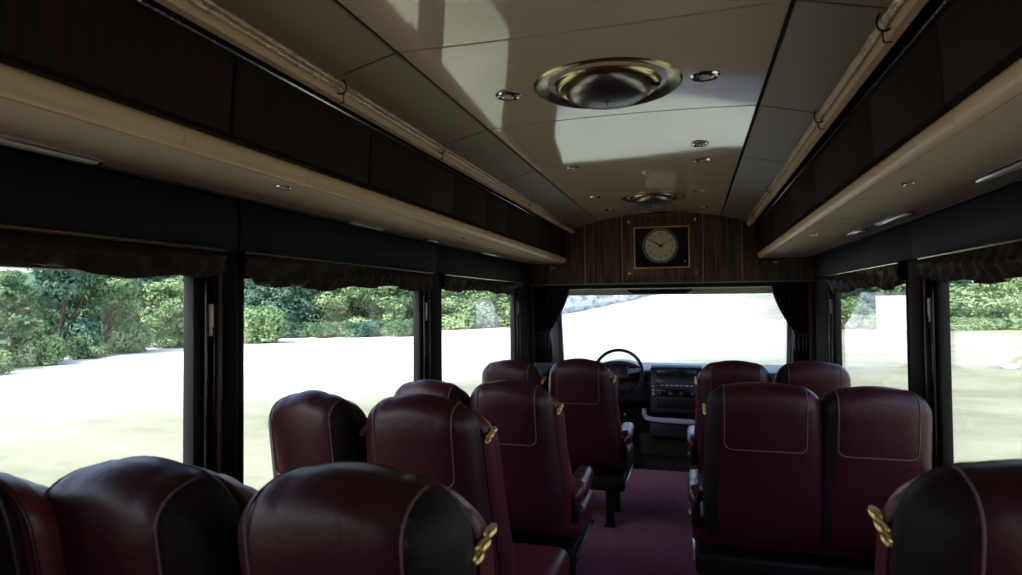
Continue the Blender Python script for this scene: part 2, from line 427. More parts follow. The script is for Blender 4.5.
cl = cm.build('ceiling', [M['ceiling'], M['ceiling_side'], M['seam']], angle=25); struct(cl)
rf = MB().box(XL - 0.08, XR + 0.08, YB - 0.08, 7.0, ZR, ZR + 0.05).build('roof', M['shell'], smooth=False); struct(rf)
bw = MB().box(XL - 0.08, XR + 0.08, YB - 0.08, YB, -0.9, ZR).build('wall_back', M['dark_wall'], smooth=False); struct(bw)

# cove rails ----------------------------------------------------------
def cove(n, sgn):
    x = CX + sgn * 0.75
    t = empty('trim_%d' % n, (x, 0, 2.13)); struct(t)
    t['label'] = 'cream cove strip carrying twin rope lights along the %s edge of the ceiling' % ('left' if sgn < 0 else 'right')
    m = MB()
    prism(m, [(-sgn * 0.012, 0.030), (-sgn * 0.016, 0.0), (-sgn * 0.008, -0.025), (sgn * 0.012, -0.028), (sgn * 0.03, 0.03)], YB, YF - 0.005)
    m.build('cove_strip', M['cream'], t)
    for k, (dx, dz) in enumerate(((-0.020, 0.018), (-0.024, -0.002))):
        pts = []; n_ = 360; rr = []
        for i in range(n_ + 1):
            y = YB + (YF - 0.01 - YB) * i / n_
            wob = 0.0018 * noise.noise(Vector((y * 6, k * 9, sgn)))
            pts.append((sgn * (dx + wob), y, dz + 0.0018 * noise.noise(Vector((k * 5, y * 7, sgn)))))
            rr.append(0.0056 + 0.0026 * (i % 2) + 0.003 * noise.noise(Vector((y * 15, k, sgn * 3))))
        MB().tube(pts, rr, 7).build('rope_light', M['rope'], t)
    cp = MB()
    for y in (0.5, 1.64, 2.42, 3.9, 4.9):
        cp.tube([(sgn * (-0.022 + 0.018 * math.cos(a)), y + 0.004 * math.sin(a * 2), 0.008 + 0.024 * math.sin(a)) for a in [2 * PI * q / 14 for q in range(14)]], 0.0028, 6, closed=True)
        cp.tube([(sgn * -0.03, y, -0.01), (sgn * -0.02, y + 0.02, -0.035), (sgn * 0.0, y + 0.03, -0.032)], 0.002, 5)
    cp.build('wire_clip', M['black'], t)
    return t
M['rope'] = mat('clear_rope_light_tube', (0.95, 0.74, 0.55), 0.22, metal=0.6, coat=1.0, bump=1.0, bscale=90)
cove(1, -1); cove(2, 1)

# overhead lockers -----------------------------------------------------
def locker(sgn):
    xb = CX + sgn * 0.81     # inner face of the beam
    xw = XL if sgn < 0 else XR
    Y0, Y1 = YB + 0.01, YF - 0.03
    rt = empty('overhead_locker', (0, 0, 0))
    tag(rt, 'long dark wood overhead locker with cream bullnose edge along the %s side' % ('left' if sgn < 0 else 'right'), 'overhead locker', 'overhead lockers')
    # body (dark, behind doors and above underside)
    m = MB()
    i = sgn
    prism(m, [(xb + i * 0.035, 1.845), (xb + i * 0.02, 2.155), (xb - i * 0.05, 2.178), (xw - i * 0.001, 2.178), (xw - i * 0.001, 1.845)], Y0, Y1)
    m.build('carcass', M['seam'], rt)
    # underside
    u = MB()
    prism(u, [(xb + i * 0.02, 1.833), (xw - i * 0.001, 1.833), (xw - i * 0.001, 1.85), (xb + i * 0.02, 1.85)], Y0, Y1)
    u.build('underside_panel', M['cream_flat'], rt)
    # bullnose beam: rounded section
    sect = []
    for k in range(11):
        a = -PI / 2 + PI * k / 10 * 1.0
        sect.append((xb + i * (0.028 - 0.028 * math.cos(a)), 1.862 + 0.028 * math.sin(a) + (0.002 if a > 0 else 0)))
    sect += [(xb + i * 0.05, 1.892), (xb + i * 0.05, 1.834)]
    bsm = [Y0, -0.75, -0.30, 0.4, 1.127, 1.60 if sgn < 0 else 1.5, 3.235 if sgn < 0 else 3.50, Y1]
    for a, b in zip(bsm[:-1], bsm[1:]):
        if sgn < 0 and a == bsm[4]: pass
        q = MB(); prism(q, sect, a + 0.001, b - 0.001); q.build('bullnose_edge', M['cream'], rt)
    # doors
    seamsL = [Y0, -1.0, -0.4, 0.22, 0.61, 1.294, 1.985, 2.80, 3.25, 3.70, 4.50, Y1]
    seamsR = [Y0, -1.0, -0.35, 0.25, 0.85, 1.585, 2.14, 3.06, 3.55, 4.05, 4.6, Y1]
    ss = [Y0, -1.0, -0.35, 0.40, 1.294, 1.985, 2.80, 3.30, 3.70, 4.55, Y1] if sgn < 0 else [Y0, -1.0, -0.35, 0.25, 0.95, 1.585, 2.14, 3.06, 3.75, 4.5, Y1]
    for a, b in zip(ss[:-1], ss[1:]):
        q = MB(); z0, z1 = 1.905, 2.098
        x0, x1 = xb + i * 0.012, xb + i * 0.0
        vs = []
        for (y, e) in ((a + 0.006, 0.006), (a + 0.014, 0.0), (b - 0.014, 0.0), (b - 0.006, 0.006)):
            vs.append([(x0 + i * e + i * 0.02, y, z0), (x0 + i * e, y, z0 + 0.004), (x0 + i * e - i * 0.004, y, (z0 + z1) / 2), (x1 + i * e, y, z1 - 0.004), (x1 + i * e + i * 0.02, y, z1)])
        q.rings(vs); q.build('locker_door', M['door_wood'], rt)
    # chain trim along the door tops: two strands twisted
    for s in (0, PI):
        pts = []
        n_ = 520
        for k in range(n_ + 1):
            y = Y0 + (Y1 - Y0) * k / n_; a = y * 150 + s
            pts.append((xb - i * 0.008 + 0.0022 * math.cos(a), y, 2.108 + 0.0022 * math.sin(a)))
        MB().tube(pts, 0.0022 if sgn < 0 else 0.0026, 4).build('twisted_cord', M['steel'], rt)
    # gap strip at locker foot
    MB().box(min(xw, xw - i * 0.04), max(xw, xw - i * 0.04), Y0, Y1, 1.825, 1.84, 0.003).build('edge_strip', M['black'], rt)
    # end cap by the bulkhead
    MB().box(min(xb + i * 0.01, xw), max(xb + i * 0.01, xw), Y1, Y1 + 0.02, 1.84, 2.17).build('end_cap', M['black'], rt, smooth=False)
    # flush oval covers in the underside
    for y, x in (((0.92, -0.889), (2.15, -0.945), (4.2, -0.96)) if sgn < 0 else ((1.75, 0.93), (2.99, 0.90))):
        MB().lathe([(0.055, 1.8325), (0.05, 1.8305), (0.0001, 1.8300)], (x, y, 0), 28, sx=0.45).build('oval_cover', M['cream_flat'], rt)
    return rt
locker(-1); locker(1)

def reading_light(x, y, s, label):
    r = empty('reading_light', (x, y, 1.833)); tag(r, label, 'light', 'small reading lights under the overhead lockers')
    MB().lathe([(0.034, 0.0), (0.034, -0.004), (0.026, -0.007), (0.020, -0.003), (0.018, 0.0)], n=28, sx=0.55 * s, sy=s).build('bezel', M['chrome'], r)
    MB().lathe([(0.018, -0.002), (0.014, -0.006), (0.004, -0.008)], n=20, sx=0.55 * s, sy=s).build('lens', M['lens'], r)
    MB().lathe([(0.005, -0.004), (0.005, -0.009), (0.002, -0.011)], (0, -0.04 * s, 0.0), 10, sx=.8).build('button', M['steel'], r)
for x, y, s, l in ((-0.91, 1.571, 1.0, 'small chrome reading light nearest the camera under the left locker'),
                (-0.93, 3.10, 1.0, 'small chrome reading light midway under the left locker'),
                (-0.98, 5.0, 1.0, 'small chrome reading light at the far end of the left locker'),
                (0.88, 2.12, 1.0, 'small chrome reading light nearest the camera under the right locker'),
                (0.88, 3.62, 1.0, 'small chrome reading light midway under the right locker'),
                (0.92, 4.75, 1.0, 'small chrome reading light at the far end of the right locker')):
    reading_light(x, y, s, l)
def strip_light(x, y, L, label):
    r = empty('strip_light', (x, y, 1.833)); tag(r, label, 'light', 'oblong lights along the window side of the lockers')
    def rr(l, w, z): 
        return [((w if c < 2 else w) * math.cos(a) , (l - w) * (1 if math.sin(a) > 0 else -1) + w * math.sin(a), z) for c, a in [(0, 2 * PI * (k + .5) / 28) for k in range(28)]]
    MB().rings([rr(L / 2, 0.030, 0), rr(L / 2, 0.030, -0.006), rr(L / 2 - 0.004, 0.025, -0.010), rr(L / 2 - 0.010, 0.018, -0.007)]).build('bezel', M['steel'], r)
    MB().rings([rr(L / 2 - 0.012, 0.016, -0.006), rr(L / 2 - 0.016, 0.013, -0.012), rr(L / 2 - 0.03, 0.006, -0.015)]).build('lens', M['lens'], r)
for a in ((-1.12, 0.98, 0.36, 'oblong light nearest the camera above the left windows'), (-1.13, 2.46, 0.30, 'oblong light above the second left window in view'), (-1.12, 3.15, 0.14, 'small oblong light over the far left pillar'),
          (-1.13, 4.25, 0.5, 'oblong light above the foremost left window'),
          (1.07, 1.98, 0.34, 'oblong light nearest the camera above the right windows'), (1.09, 3.02, 0.42, 'slim oblong light over the right pillar'), (1.07, 3.55, 0.26, 'bright oblong light above the foremost right window')):
    strip_light(*a)

# ceiling fittings -------------------------------------------------------
def downlight(x, y, s, label):
    z = ceil_z(x, y)
    r = empty('downlight', (x, y, z)); tag(r, label, 'downlight', 'small chrome ceiling downlights')
    MB().lathe([(0.046, 0.004), (0.047, -0.004), (0.041, -0.009), (0.032, -0.006), (0.030, 0.002)], n=32, sx=s, sy=s).build('trim_ring', M['chrome'], r)
    MB().lathe([(0.030, 0.0), (0.026, -0.003), (0.0001, -0.003)], n=24, sx=s, sy=s).build('recess', M['black_gloss'], r)
    MB().lathe([(0.014, -0.002), (0.013, -0.009), (0.006, -0.013)], n=16, sx=s, sy=s).build('bulb', M['lens'], r)
for a in ((-0.356, 2.065, 0.95, 'chrome downlight left of the large brass dome'), (0.301, 2.075, 1.0, 'chrome downlight right of the large brass dome'),
          (-0.358, 3.30, 0.8, 'single chrome downlight on the left between the two domes'), (0.297, 3.00, 0.8, 'nearer chrome downlight of the close pair on the right between the domes'),
          (0.311, 3.33, 0.95, 'farther chrome downlight of the close pair on the right between the domes'), (-0.387, 4.30, 0.9, 'chrome downlight just left of the far dome'),
          (-0.373, 5.011, 0.9, 'chrome downlight on the left nearest the wood bulkhead'), (0.313, 4.30, 0.9, 'chrome downlight just right of the far dome'), (0.345, 5.105, 0.9, 'chrome downlight on the right nearest the wood bulkhead'),
          (0.0, 3.58, 0.42, 'tiny round fitting on the centre line between the domes')):
    downlight(*a)
def dome(x, y, s, label):
    r = empty('ceiling_dome_lamp', (x, y, ceil_z(x, y))); tag(r, label, 'ceiling lamp', 'round brass ceiling domes')
    MB().lathe([(0.262, 0.006), (0.264, -0.004), (0.256, -0.010), (0.240, -0.009), (0.220, -0.003), (0.20, 0.002), (0.194, 0.0), (0.188, -0.008), (0.181, -0.016), (0.17, -0.020), (0.16, -0.012), (0.155, 0.004)], n=56, sx=s, sy=s).build('stepped_rim', M['brass'], r)
    MB().lathe([(0.158, 0.0), (0.155, -0.020), (0.144, -0.038), (0.12, -0.052), (0.085, -0.060), (0.04, -0.064), (0.002, -0.065)], n=48, sx=s, sy=s).build('dome', M['dome'], r)
    MB().lathe([(0.010, -0.062), (0.010, -0.068), (0.006, -0.072)], n=14, sx=s, sy=s).build('finial', M['brass'], r)
    k = MB(); k.lathe([(0.016, -0.008), (0.015, -0.020), (0.008, -0.024)], (0.172 * s, 0, 0), 14); k.build('knob', M['black_gloss'], r)
M['dome'] = mat('smoked_metal_dome', (0.30, 0.28, 0.27), 0.3, metal=1.0)
dome(-0.012, 2.07, 0.93, 'large round brass ceiling dome nearest the camera')
dome(-0.005, 4.56, 0.86, 'round brass ceiling dome near the wood bulkhead')

# front bulkhead ----------------------------------------------------------
fw = MB()
zb = 1.645
edges = [XL, -0.67, -0.339, 0.347, 0.661, XR]
for a, b in zip(edges[:-1], edges[1:]):
    N = 12
    xs = [a + 0.002 + (b - a - 0.004) * k / N for k in range(N + 1)]
    top = [(x, min(2.25, ceil_z(x) + 0.01) if abs(x - CX) < 0.73 else 2.17) for x in xs]
    prism(fw, [(xs[0], zb), (xs[-1], zb)] + top[::-1], YF, YF + 0.05)
wf = fw.build('wall_front', M['wood'], smooth=False); struct(wf)
fb = MB().box(XL, XR, YF + 0.012, YF + 0.07, 1.66, ZR).build('backing_board', M['seam'], wf, smooth=False)
sm = MB()
for x in edges[1:-1]: sm.box(x - 0.003, x + 0.003, YF - 0.003, YF + 0.01, zb, min(2.24, ceil_z(x)), 0.001)
sm.build('pale_joint_strip', mat('pale_joint_strip', (0.42, 0.33, 0.26), 0.4), wf)
MB().box(XL, XR, YF - 0.006, YF + 0.05, zb - 0.008, zb + 0.001, 0.002).build('lower_edge_strip', mat('pale_edge_strip', (0.30, 0.28, 0.25), 0.4), wf)
MB().box(XL, XR, YF + 0.0, YF + 0.5, 1.60, zb - 0.01).build('curtain_header', M['black'], wf, smooth=False)
pc = MB()
for x in (-0.275, 0.285):
    for z in (1.735, 2.19): pc.box(x - 0.012, x + 0.012, YF - 0.006, YF + 0.002, z - 0.014, z + 0.014, 0.003)
pc.build('brass_plate_fixing', M['brass'], wf)
MB().box(-0.30, 0.31, YF - 0.004, YF + 0.002, 1.70, 2.215, 0.002).build('clock_board', M['wood'], wf)

clk = empty('wall_clock', (0.002, YF - 0.006, 1.953)); tag(clk, 'round cream-dialled clock in a black square board with thin gold frame, on the wood bulkhead', 'clock')
m = MB(); w2, h2, t = 0.236, 0.182, 0.011
m.box(-w2, w2, -0.016, 0, h2 - t, h2, 0.003); m.box(-w2, w2, -0.016, 0, -h2, -h2 + t, 0.003)
m.box(-w2, -w2 + t, -0.016, 0, -h2, h2, 0.003); m.box(w2 - t, w2, -0.016, 0, -h2, h2, 0.003)
m.build('gold_frame', M['frame_gold'] if 'frame_gold' in M else mat('gold_frame', (0.75, 0.50, 0.22), 0.35, metal=0.6), clk)
MB().box(-w2 + 0.005, w2 - 0.005, -0.006, 0, -h2 + 0.005, h2 - 0.005).build('black_board', M['black_gloss'], clk, smooth=False)
DC = (-0.008, 0.0, 0.012)
def disc(mb, r0, r1, y0, y1, n=48): return mb.lathe([(r1, y0), (r1, y1), (max(r0, 1e-4), y1), (max(r0, 1e-4), y0)], DC, n, axis='Y')
disc(MB(), 0.142, 0.152, -0.006, -0.014).build('dial_rim', M['steel'], clk)
dl = disc(MB(), 0, 0.132, -0.006, -0.009).build('dial', M['dial'], clk)
tk = MB()
for k in range(12):
    a = k * PI / 6; c, s_ = math.sin(a), math.cos(a)
    mt = Matrix.Translation((DC[0] + c * 0.124, -0.0095, DC[2] + s_ * 0.124)) @ Matrix.Rotation(a, 4, 'Y')
    tk.box(-0.0022, 0.0022, -0.0008, 0.0008, -0.006, 0.006, mtx=mt)
tk.build('minute_marks', M['ink'], dl)
for k in range(12):
    a = k * PI / 6; n_ = 12 if k == 0 else k
    text(str(n_), 0.034, (DC[0] + math.sin(a) * 0.100, -0.0098, DC[2] + math.cos(a) * 0.100), M['ink'], dl, 'numeral')
def hand(name, ang, L, w, mt_):
    m = MB(); mx = Matrix.Translation((DC[0], -0.012, DC[2])) @ Matrix.Rotation(math.radians(ang), 4, 'Y')
    m.add([mx @ Vector(p) for p in ((-w, 0, -0.02), (w, 0, -0.02), (w * 1.4, 0, 0.3 * L), (0, 0, L), (-w * 1.4, 0, 0.3 * L), (-w, -0.002, -0.02), (w, -0.002, -0.02), (w * 1.4, -0.002, 0.3 * L), (0, -0.002, L), (-w * 1.4, -0.002, 0.3 * L))],
          [(0, 1, 2, 3, 4), (9, 8, 7, 6, 5), (0, 5, 6, 1), (1, 6, 7, 2), (2, 7, 8, 3), (3, 8, 9, 4), (4, 9, 5, 0)])
    return m.build(name, mt_, clk)
hand('minute_hand', -56, 0.115, 0.004, M['ink']); hand('hour_hand', 54, 0.062, 0.004, M['ink']); hand('second_hand', 112, 0.03, 0.0035, M['ink'])
disc(MB(), 0, 0.010, -0.010, -0.0165, 16).build('hub', M['ink'], clk)
MB().lathe([(0.006, -0.005), (0.006, -0.012), (0.003, -0.014)], (0.196, 0, -0.125), 12, axis='Y').build('winding_knob', M['gold'], clk)

# coat hooks on the bulkhead foot of the lockers
def hook(x, y, z, label, s=1):
    m = MB()
    m.box(-0.025, 0.025, -0.004, 0, -0.006, 0.006, 0.002)
    m.tube([(-0.022, -0.004, 0), (-0.012, -0.02, -0.016), (0, -0.03, -0.032), (0.012, -0.02, -0.016), (0.022, -0.004, 0)], 0.0028, 7)
    m.lathe([(0.005, -0.004), (0.006, 0.0), (0.003, 0.004)], (0, -0.03, -0.034), 10)
    o = m.build('coat_hook', M['chrome'], None, loc=(x, y, z)); tag(o, label, 'hook', 'chrome hooks under the locker ends'); return o
hook(-0.97, YF - 0.002, 1.80, 'small chrome hook below the far end of the left locker')
hook(0.92, YF - 0.002, 1.80, 'small chrome hook below the right locker end, nearer the clock')
hook(1.03, YF - 0.002, 1.81, 'small chrome hook below the right locker end, nearer the window')

# curtains ------------------------------------------------------------------
def curtain(sgn, label):
    xo = (XL + 0.01) if sgn < 0 else (XR - 0.01)
    r = empty('tied_curtain', (xo, YF + 0.08, 0)); tag(r, label, 'curtain', 'tied curtains framing the windscreen')
    i = -sgn      # inward
    rings = []
    NZ = 26; ztop = 1.62; ztie = 1.20; zend = 0.92
    wt = 0.36 if sgn < 0 else 0.31
    for k in range(NZ + 1):
        z = ztop + (zend - ztop) * k / NZ
        if z > ztie:
            t = (ztop - z) / (ztop - ztie); wi = wt * (1 - t ** 1.5) + 0.165 * t ** 1.5; o0 = 0.0 + 0.03 * t ** 1.6
            if sgn > 0: wi = wt * (1 - t ** 1.7) + 0.125 * t ** 1.7; o0 = 0.0 + 0.02 * t ** 1.6
        else:
            t = (ztie - z) / (ztie - zend); wt2 = 0.165 if sgn < 0 else 0.125; wi = wt2 + 0.03 * math.sin(min(1, t * 1.4) * PI / 2); o0 = 0.03 - 0.02 * t
        n = 64; pts = []
        for q in range(n + 1):
            u = q / n; x = o0 + (wi - o0) * u
            amp = 0.018 if z > ztie + .05 else 0.012
            y = amp * math.sin(u * 2 * PI * 8 + 0.4 * math.sin(z * 9)) + 0.006 * math.sin(u * 37 + z * 3)
            pts.append((i * x, y, z))
        back = [(p[0], p[1] + 0.006, p[2]) for p in pts[::-1]]
        rings.append(pts + back)
    MB().rings(rings).build('pleated_cloth', M['curtain'], r)
    tb = MB()
    c0 = 0.10 if sgn < 0 else 0.075
    tb.tube([(i * (c0 + 0.068 * math.cos(a)), -0.002 + 0.032 * math.sin(a), ztie + 0.008 * math.cos(a)) for a in [2 * PI * q / 20 for q in range(20)]], 0.012, 8, closed=True)
    tb.build('tieback', M['plum'], r)
    f = MB()
    for q in range(5):
        x = c0 + 0.03 * (q - 2)
        f.tube([(i * x, -0.03, ztie - 0.005), (i * (x + 0.006), -0.036, ztie - 0.05), (i * (x + 0.004), -0.034, ztie - 0.13)], [0.004, 0.011, 0.006], 7)
    f.build('tassel', M['plum'], r)
curtain(-1, 'dark pleated curtain tied back on the driver side of the windscreen')
curtain(1, 'dark pleated curtain tied back on the door side of the windscreen')
# partition stubs either side
for s, x0, x1, nm in ((-1, XL, XL + 0.05, 'trim_3'), (1, XR - 0.05, XR, 'trim_4')):
    struct(MB().box(x0, x1, YF - 0.02, YF + 0.03, 0, zb - 0.01, 0.008).build(nm, M['brown_trim']))

# cab ------------------------------------------------------------------------
struct(MB().box(XL - 0.08, XR + 0.08, 5.62, 7.0, 1.70, 1.76).build('ceiling_cab', M['black'], smooth=False))
for x, s, nm in ((XL, -1, 'wall_cab_left'), (XR, 1, 'wall_cab_right')):
    m = MB(); a, b = min(x, x + s * 0.08), max(x, x + s * 0.08)
    m.box(a, b, 5.62, 7.0, -0.9, 0.95); m.box(a, b, 5.62, 7.0, 1.55, ZR); m.box(a, b, 5.62, 5.85, 0.95, 1.55); m.box(a, b, 6.6, 7.0, 0.95, 1.55)
    struct(m.build(nm, M['dark_wall'], smooth=False))
struct(MB().box(XL - 0.08, XR + 0.08, 6.98, 7.12, -0.9, 0.80).build('wall_cab_front', M['dash'], smooth=False))
w = empty('window_9', (0, 6.9, 0.8)); struct(w, 'wide windscreen at the front of the bus')
def slab(x0, x1, z0, y0, z1, y1, th): # raked slab
    return [(x0, y0, z0), (x1, y0, z0), (x1, y1, z1), (x0, y1, z1), (x0, y0 + th, z0), (x1, y0 + th, z0), (x1, y1 + th, z1), (x0, y1 + th, z1)], [(0, 1, 2, 3), (7, 6, 5, 4), (0, 4, 5, 1), (1, 5, 6, 2), (2, 6, 7, 3), (3, 7, 4, 0)]
MB().add(*slab(XL, XR, 0, 0.12, 0.90, -0.08, 0.006)).build('pane', M['glass_front'], w, smooth=False)
mf = MB()
mf.add(*slab(XL - 0.08, XL + 0.03, -0.02, 0.10, 0.95, -0.115, 0.06)); mf.add(*slab(XR - 0.03, XR + 0.08, -0.02, 0.10, 0.95, -0.115, 0.06))
mf.build('windscreen_pillar', M['grey_lining'], w, smooth=False)
MB().add(*slab(XL, XR, 0.755, -0.075, 0.95, -0.115, 0.02)).build('header_lining', M['grey_lining'], w, smooth=False)
sv = empty('sun_visor', (-0.08, 6.70, 1.62)); tag(sv, 'long dark visor folded up at the top centre of the windscreen', 'sun visor')
m = MB(); prof = []
prism(m, [(-0.36, 0.03), (-0.33, -0.02), (-0.27, -0.055), (0.27, -0.055), (0.33, -0.02), (0.36, 0.03)], 0, 0.02); m.build('visor_board', M['black'], sv)
MB().tube([(-0.30, 0.01, 0.035), (0.30, 0.01, 0.035)], 0.008, 8).build('hinge_rod', M['black'], sv)

db = empty('dashboard', (0, 6.5, 0)); tag(db, 'dark blue-grey dashboard with centre radio stack below the windscreen', 'dashboard')
def P(prof, x0, x1, name, m_, par, bev=0.02):
    # prof (y,z) extruded along x with bevel
    bm = bmesh.new(); n = len(prof)
    va = [bm.verts.new((x0, y, z)) for y, z in prof]; vb = [bm.verts.new((x1, y, z)) for y, z in prof]
    for k in range(n): bm.faces.new((va[k], va[(k + 1) % n], vb[(k + 1) % n], vb[k]))
    bm.faces.new(va[::-1]); bm.faces.new(vb)
    bmesh.ops.bevel(bm, geom=bm.edges[:], offset=bev, segments=3, profile=0.5, affect='EDGES', clamp_overlap=True)
    bm.verts.index_update()
    mb = MB(); mb.add([v.co[:] for v in bm.verts], [[v.index for v in f.verts] for f in bm.faces]); bm.free()
    return mb.build(name, m_, par)
P([(-0.28, 0.50), (-0.30, 0.72), (-0.18, 0.80), (0.45, 0.82), (0.45, 0.40), (-0.1, 0.42)], XL + 0.02, XR - 0.02, 'dash_body', M['dash'], db, 0.03)
# centre stack
P([(-0.42, 0.42), (-0.36, 0.845), (-0.26, 0.865), (0.1, 0.85), (0.1, 0.42)], -0.15, 0.34, 'centre_stack', M['dash'], db, 0.02)
def face(x0, x1, z0, z1, d=0.012):   # boxes lying on the sloping stack front
    y = lambda z: -0.42 + 0.06 * (z - 0.42) / 0.425
    return (x0, x1, min(y(z0), y(z1)) - d, max(y(z0), y(z1)) + 0.01, z0, z1)
MB().box(*face(-0.085, 0.275, 0.755, 0.825), 0.006).build('air_vent', M['black_gloss'], db)
vs = MB()
for k in range(4): vs.box(*face(-0.08, 0.27, 0.762 + 0.016 * k, 0.768 + 0.016 * k, 0.018), 0.001)
vs.box(*face(0.09, 0.10, 0.757, 0.823, 0.02), 0.001)
vs.build('vent_slats', M['dash'], db)
rd = MB().box(*face(-0.085, 0.275, 0.665, 0.735), 0.006).build('radio', M['dash_mid'] if 'dash_mid' in M else mat('radio_face', (0.05, 0.06, 0.085), 0.25), db)
b_ = MB()
b_.box(*face(-0.04, 0.16, 0.712, 0.724, 0.016), 0.002)
for k in range(7): b_.box(*face(-0.05 + 0.045 * k, -0.02 + 0.045 * k, 0.675, 0.688, 0.017), 0.002)
b_.build('radio_buttons', M['dash_light'], rd)
r2 = MB().box(*face(-0.085, 0.275, 0.575, 0.645), 0.006).build('heater_panel', M['black_gloss'], db)
b_ = MB()
for k in range(4): b_.lathe([(0.017, 0), (0.015, -0.02), (0.010, -0.022)], (-0.06 + 0.10 * k, -0.408, 0.61), 18, axis='Y')
b_.build('heater_knob', M['dash_mid'], r2)
MB().box(*face(-0.085, 0.275, 0.47, 0.55), 0.006).build('ash_drawer', M['black'], db)
sw = MB()
for k in range(3): sw.lathe([(0.012, 0), (0.011, -0.014), (0.006, -0.016)], (-0.118, -0.40, 0.60 + 0.035 * k), 14, axis='Y')
sw.build('switch', M['dash_light'], db)
# instrument hood
hd = []
for k in range(15):
    a = PI * k / 14; hd.append((-0.45 - 0.235 * math.cos(a), 0.80 + 0.105 * math.sin(a)))
m = MB(); rg = []
for y, sc in ((-0.36, 0.98), (-0.375, 1.0), (-0.30, 1.02), (0.05, 0.9)):
    rg.append([(-0.45 + (x + 0.45) * sc, y, 0.70 + (z - 0.70) * sc) for x, z in hd + [(-0.215, 0.62), (-0.685, 0.62)]])
m.rings(rg).build('instrument_hood', M['dash'], db)
m = MB(); rg = []
ins = [(-0.45 - 0.20 * math.cos(PI * k / 14), 0.79 + 0.085 * math.sin(PI * k / 14)) for k in range(15)] + [(-0.25, 0.70), (-0.65, 0.70)]
m.rings([[(x, -0.382, z) for x, z in ins], [(x, -0.36, z) for x, z in ins]]).build('instrument_face', M['black_gloss'], db)
for x in (-0.535, -0.365):
    MB().tube([(x + 0.05 * math.cos(a), -0.386, 0.785 + 0.05 * math.sin(a)) for a in [2 * PI * q / 20 for q in range(20)]], 0.003, 6, closed=True).build('gauge_ring', M['steel'], db)
# pale tray under the stack
m = MB(); m.tube([(-0.20, -0.50, 0.47), (-0.20, -0.50, 0.42), (-0.18, -0.50, 0.385), (-0.12, -0.50, 0.372), (0.30, -0.50, 0.36)], [0.018, 0.021, 0.024, 0.026, 0.026], 12)
m.build('grab_bar', M['dash_light'], db)['label'] = 'pale grey bar below the radio stack'
MB().box(-0.16, 0.32, -0.47, 0.3, 0.20, 0.34, 0.02, 3).build('shelf', M['dash'], db)
MB().box(-0.26, 0.42, -0.35, 0.45, -0.02, 0.21, 0.03, 3).build('engine_cover', M['rubber'], db)

# steering wheel
swl = empty('steering_wheel', (-0.43, 5.93, 0.815)); tag(swl, 'dark two-tone steering wheel with pale silver spokes and oval badge', 'steering wheel')
T = Matrix.Rotation(math.radians(-24), 4, 'X')
Rw = 0.222
def tw(x, y, z): return (T @ Vector((x, y, z)))[:]
MB().tube([tw(Rw * math.cos(a), 0, Rw * math.sin(a)) for a in [2 * PI * q / 48 for q in range(48)]], 0.016, 10, closed=True).build('rim', M['black_gloss'], swl)
m = MB(); rg = []
for y, s in ((0.02, 0.9), (0.0, 1.0), (-0.018, 0.95), (-0.028, 0.75), (-0.031, 0.3)):
    rg.append([tw(0.105 * s * math.copysign(abs(math.cos(a)) ** 0.7, math.cos(a)), y + 0.02, 0.005 + 0.072 * s * math.copysign(abs(math.sin(a)) ** 0.7, math.sin(a))) for a in [2 * PI * q / 28 for q in range(28)]])
m.rings(rg).build('hub_pad', M['dash'], swl)
for s in (-1, 1):
    m = MB(); m.tube([tw(s * 0.09, 0.016, 0.012), tw(s * 0.15, 0.012, 0.02), tw(s * 0.215, 0.0, 0.03)], [0.026, 0.020, 0.013], 10)
    sp = m.build('spoke', M['spoke'] if 'spoke' in M else mat('silver_grey_spoke', (0.30, 0.33, 0.40), 0.3, metal=0.3), swl)
    m = MB()
    for (dx, dz) in ((0.125, 0.03), (0.15, 0.012), (0.175, 0.034)): m.lathe([(0.008, -0.02), (0.008, -0.012), (0.004, -0.010)], (0, 0, 0), 10) if 0 else m.box(s * dx - 0.008, s * dx + 0.008, -0.016, -0.004, dz - 0.006, dz + 0.006, 0.003, mtx=T)
    m.build('thumb_button', M['dash_light'], sp)
m = MB(); m.tube([tw(0.0, 0.01, -0.05), tw(0, 0.012, -0.14), tw(0, 0.0, -0.215)], [0.022, 0.014, 0.011], 8); m.build('lower_spoke', M['dash'], swl)
bd = MB()
bd.tube([tw(0.026 * math.cos(a), -0.014, 0.012 + 0.016 * math.sin(a)) for a in [2 * PI * q / 20 for q in range(20)]], 0.0022, 6, closed=True)
bd.tube([tw(0.010 * math.cos(a), -0.015, 0.012 + 0.015 * math.sin(a)) for a in [2 * PI * q / 16 for q in range(16)]], 0.0018, 6, closed=True)
bd.tube([tw(0.018 * math.cos(a), -0.015, 0.020 + 0.006 * math.sin(a)) for a in [2 * PI * q / 16 for q in range(16)]], 0.0018, 6, closed=True)
bd.build('badge', M['chrome'], swl)
MB().tube([tw(0, 0.02, 0), (0, 0.30, -0.12), (0, 0.42, -0.18)], [0.045, 0.05, 0.06], 14).build('column', M['dash'], swl)
MB().tube([(0.03, 0.06, 0.0), (0.12, 0.04, 0.02), (0.22, 0.03, 0.035)], [0.008, 0.007, 0.009], 8).build('stalk', M['black'], swl)
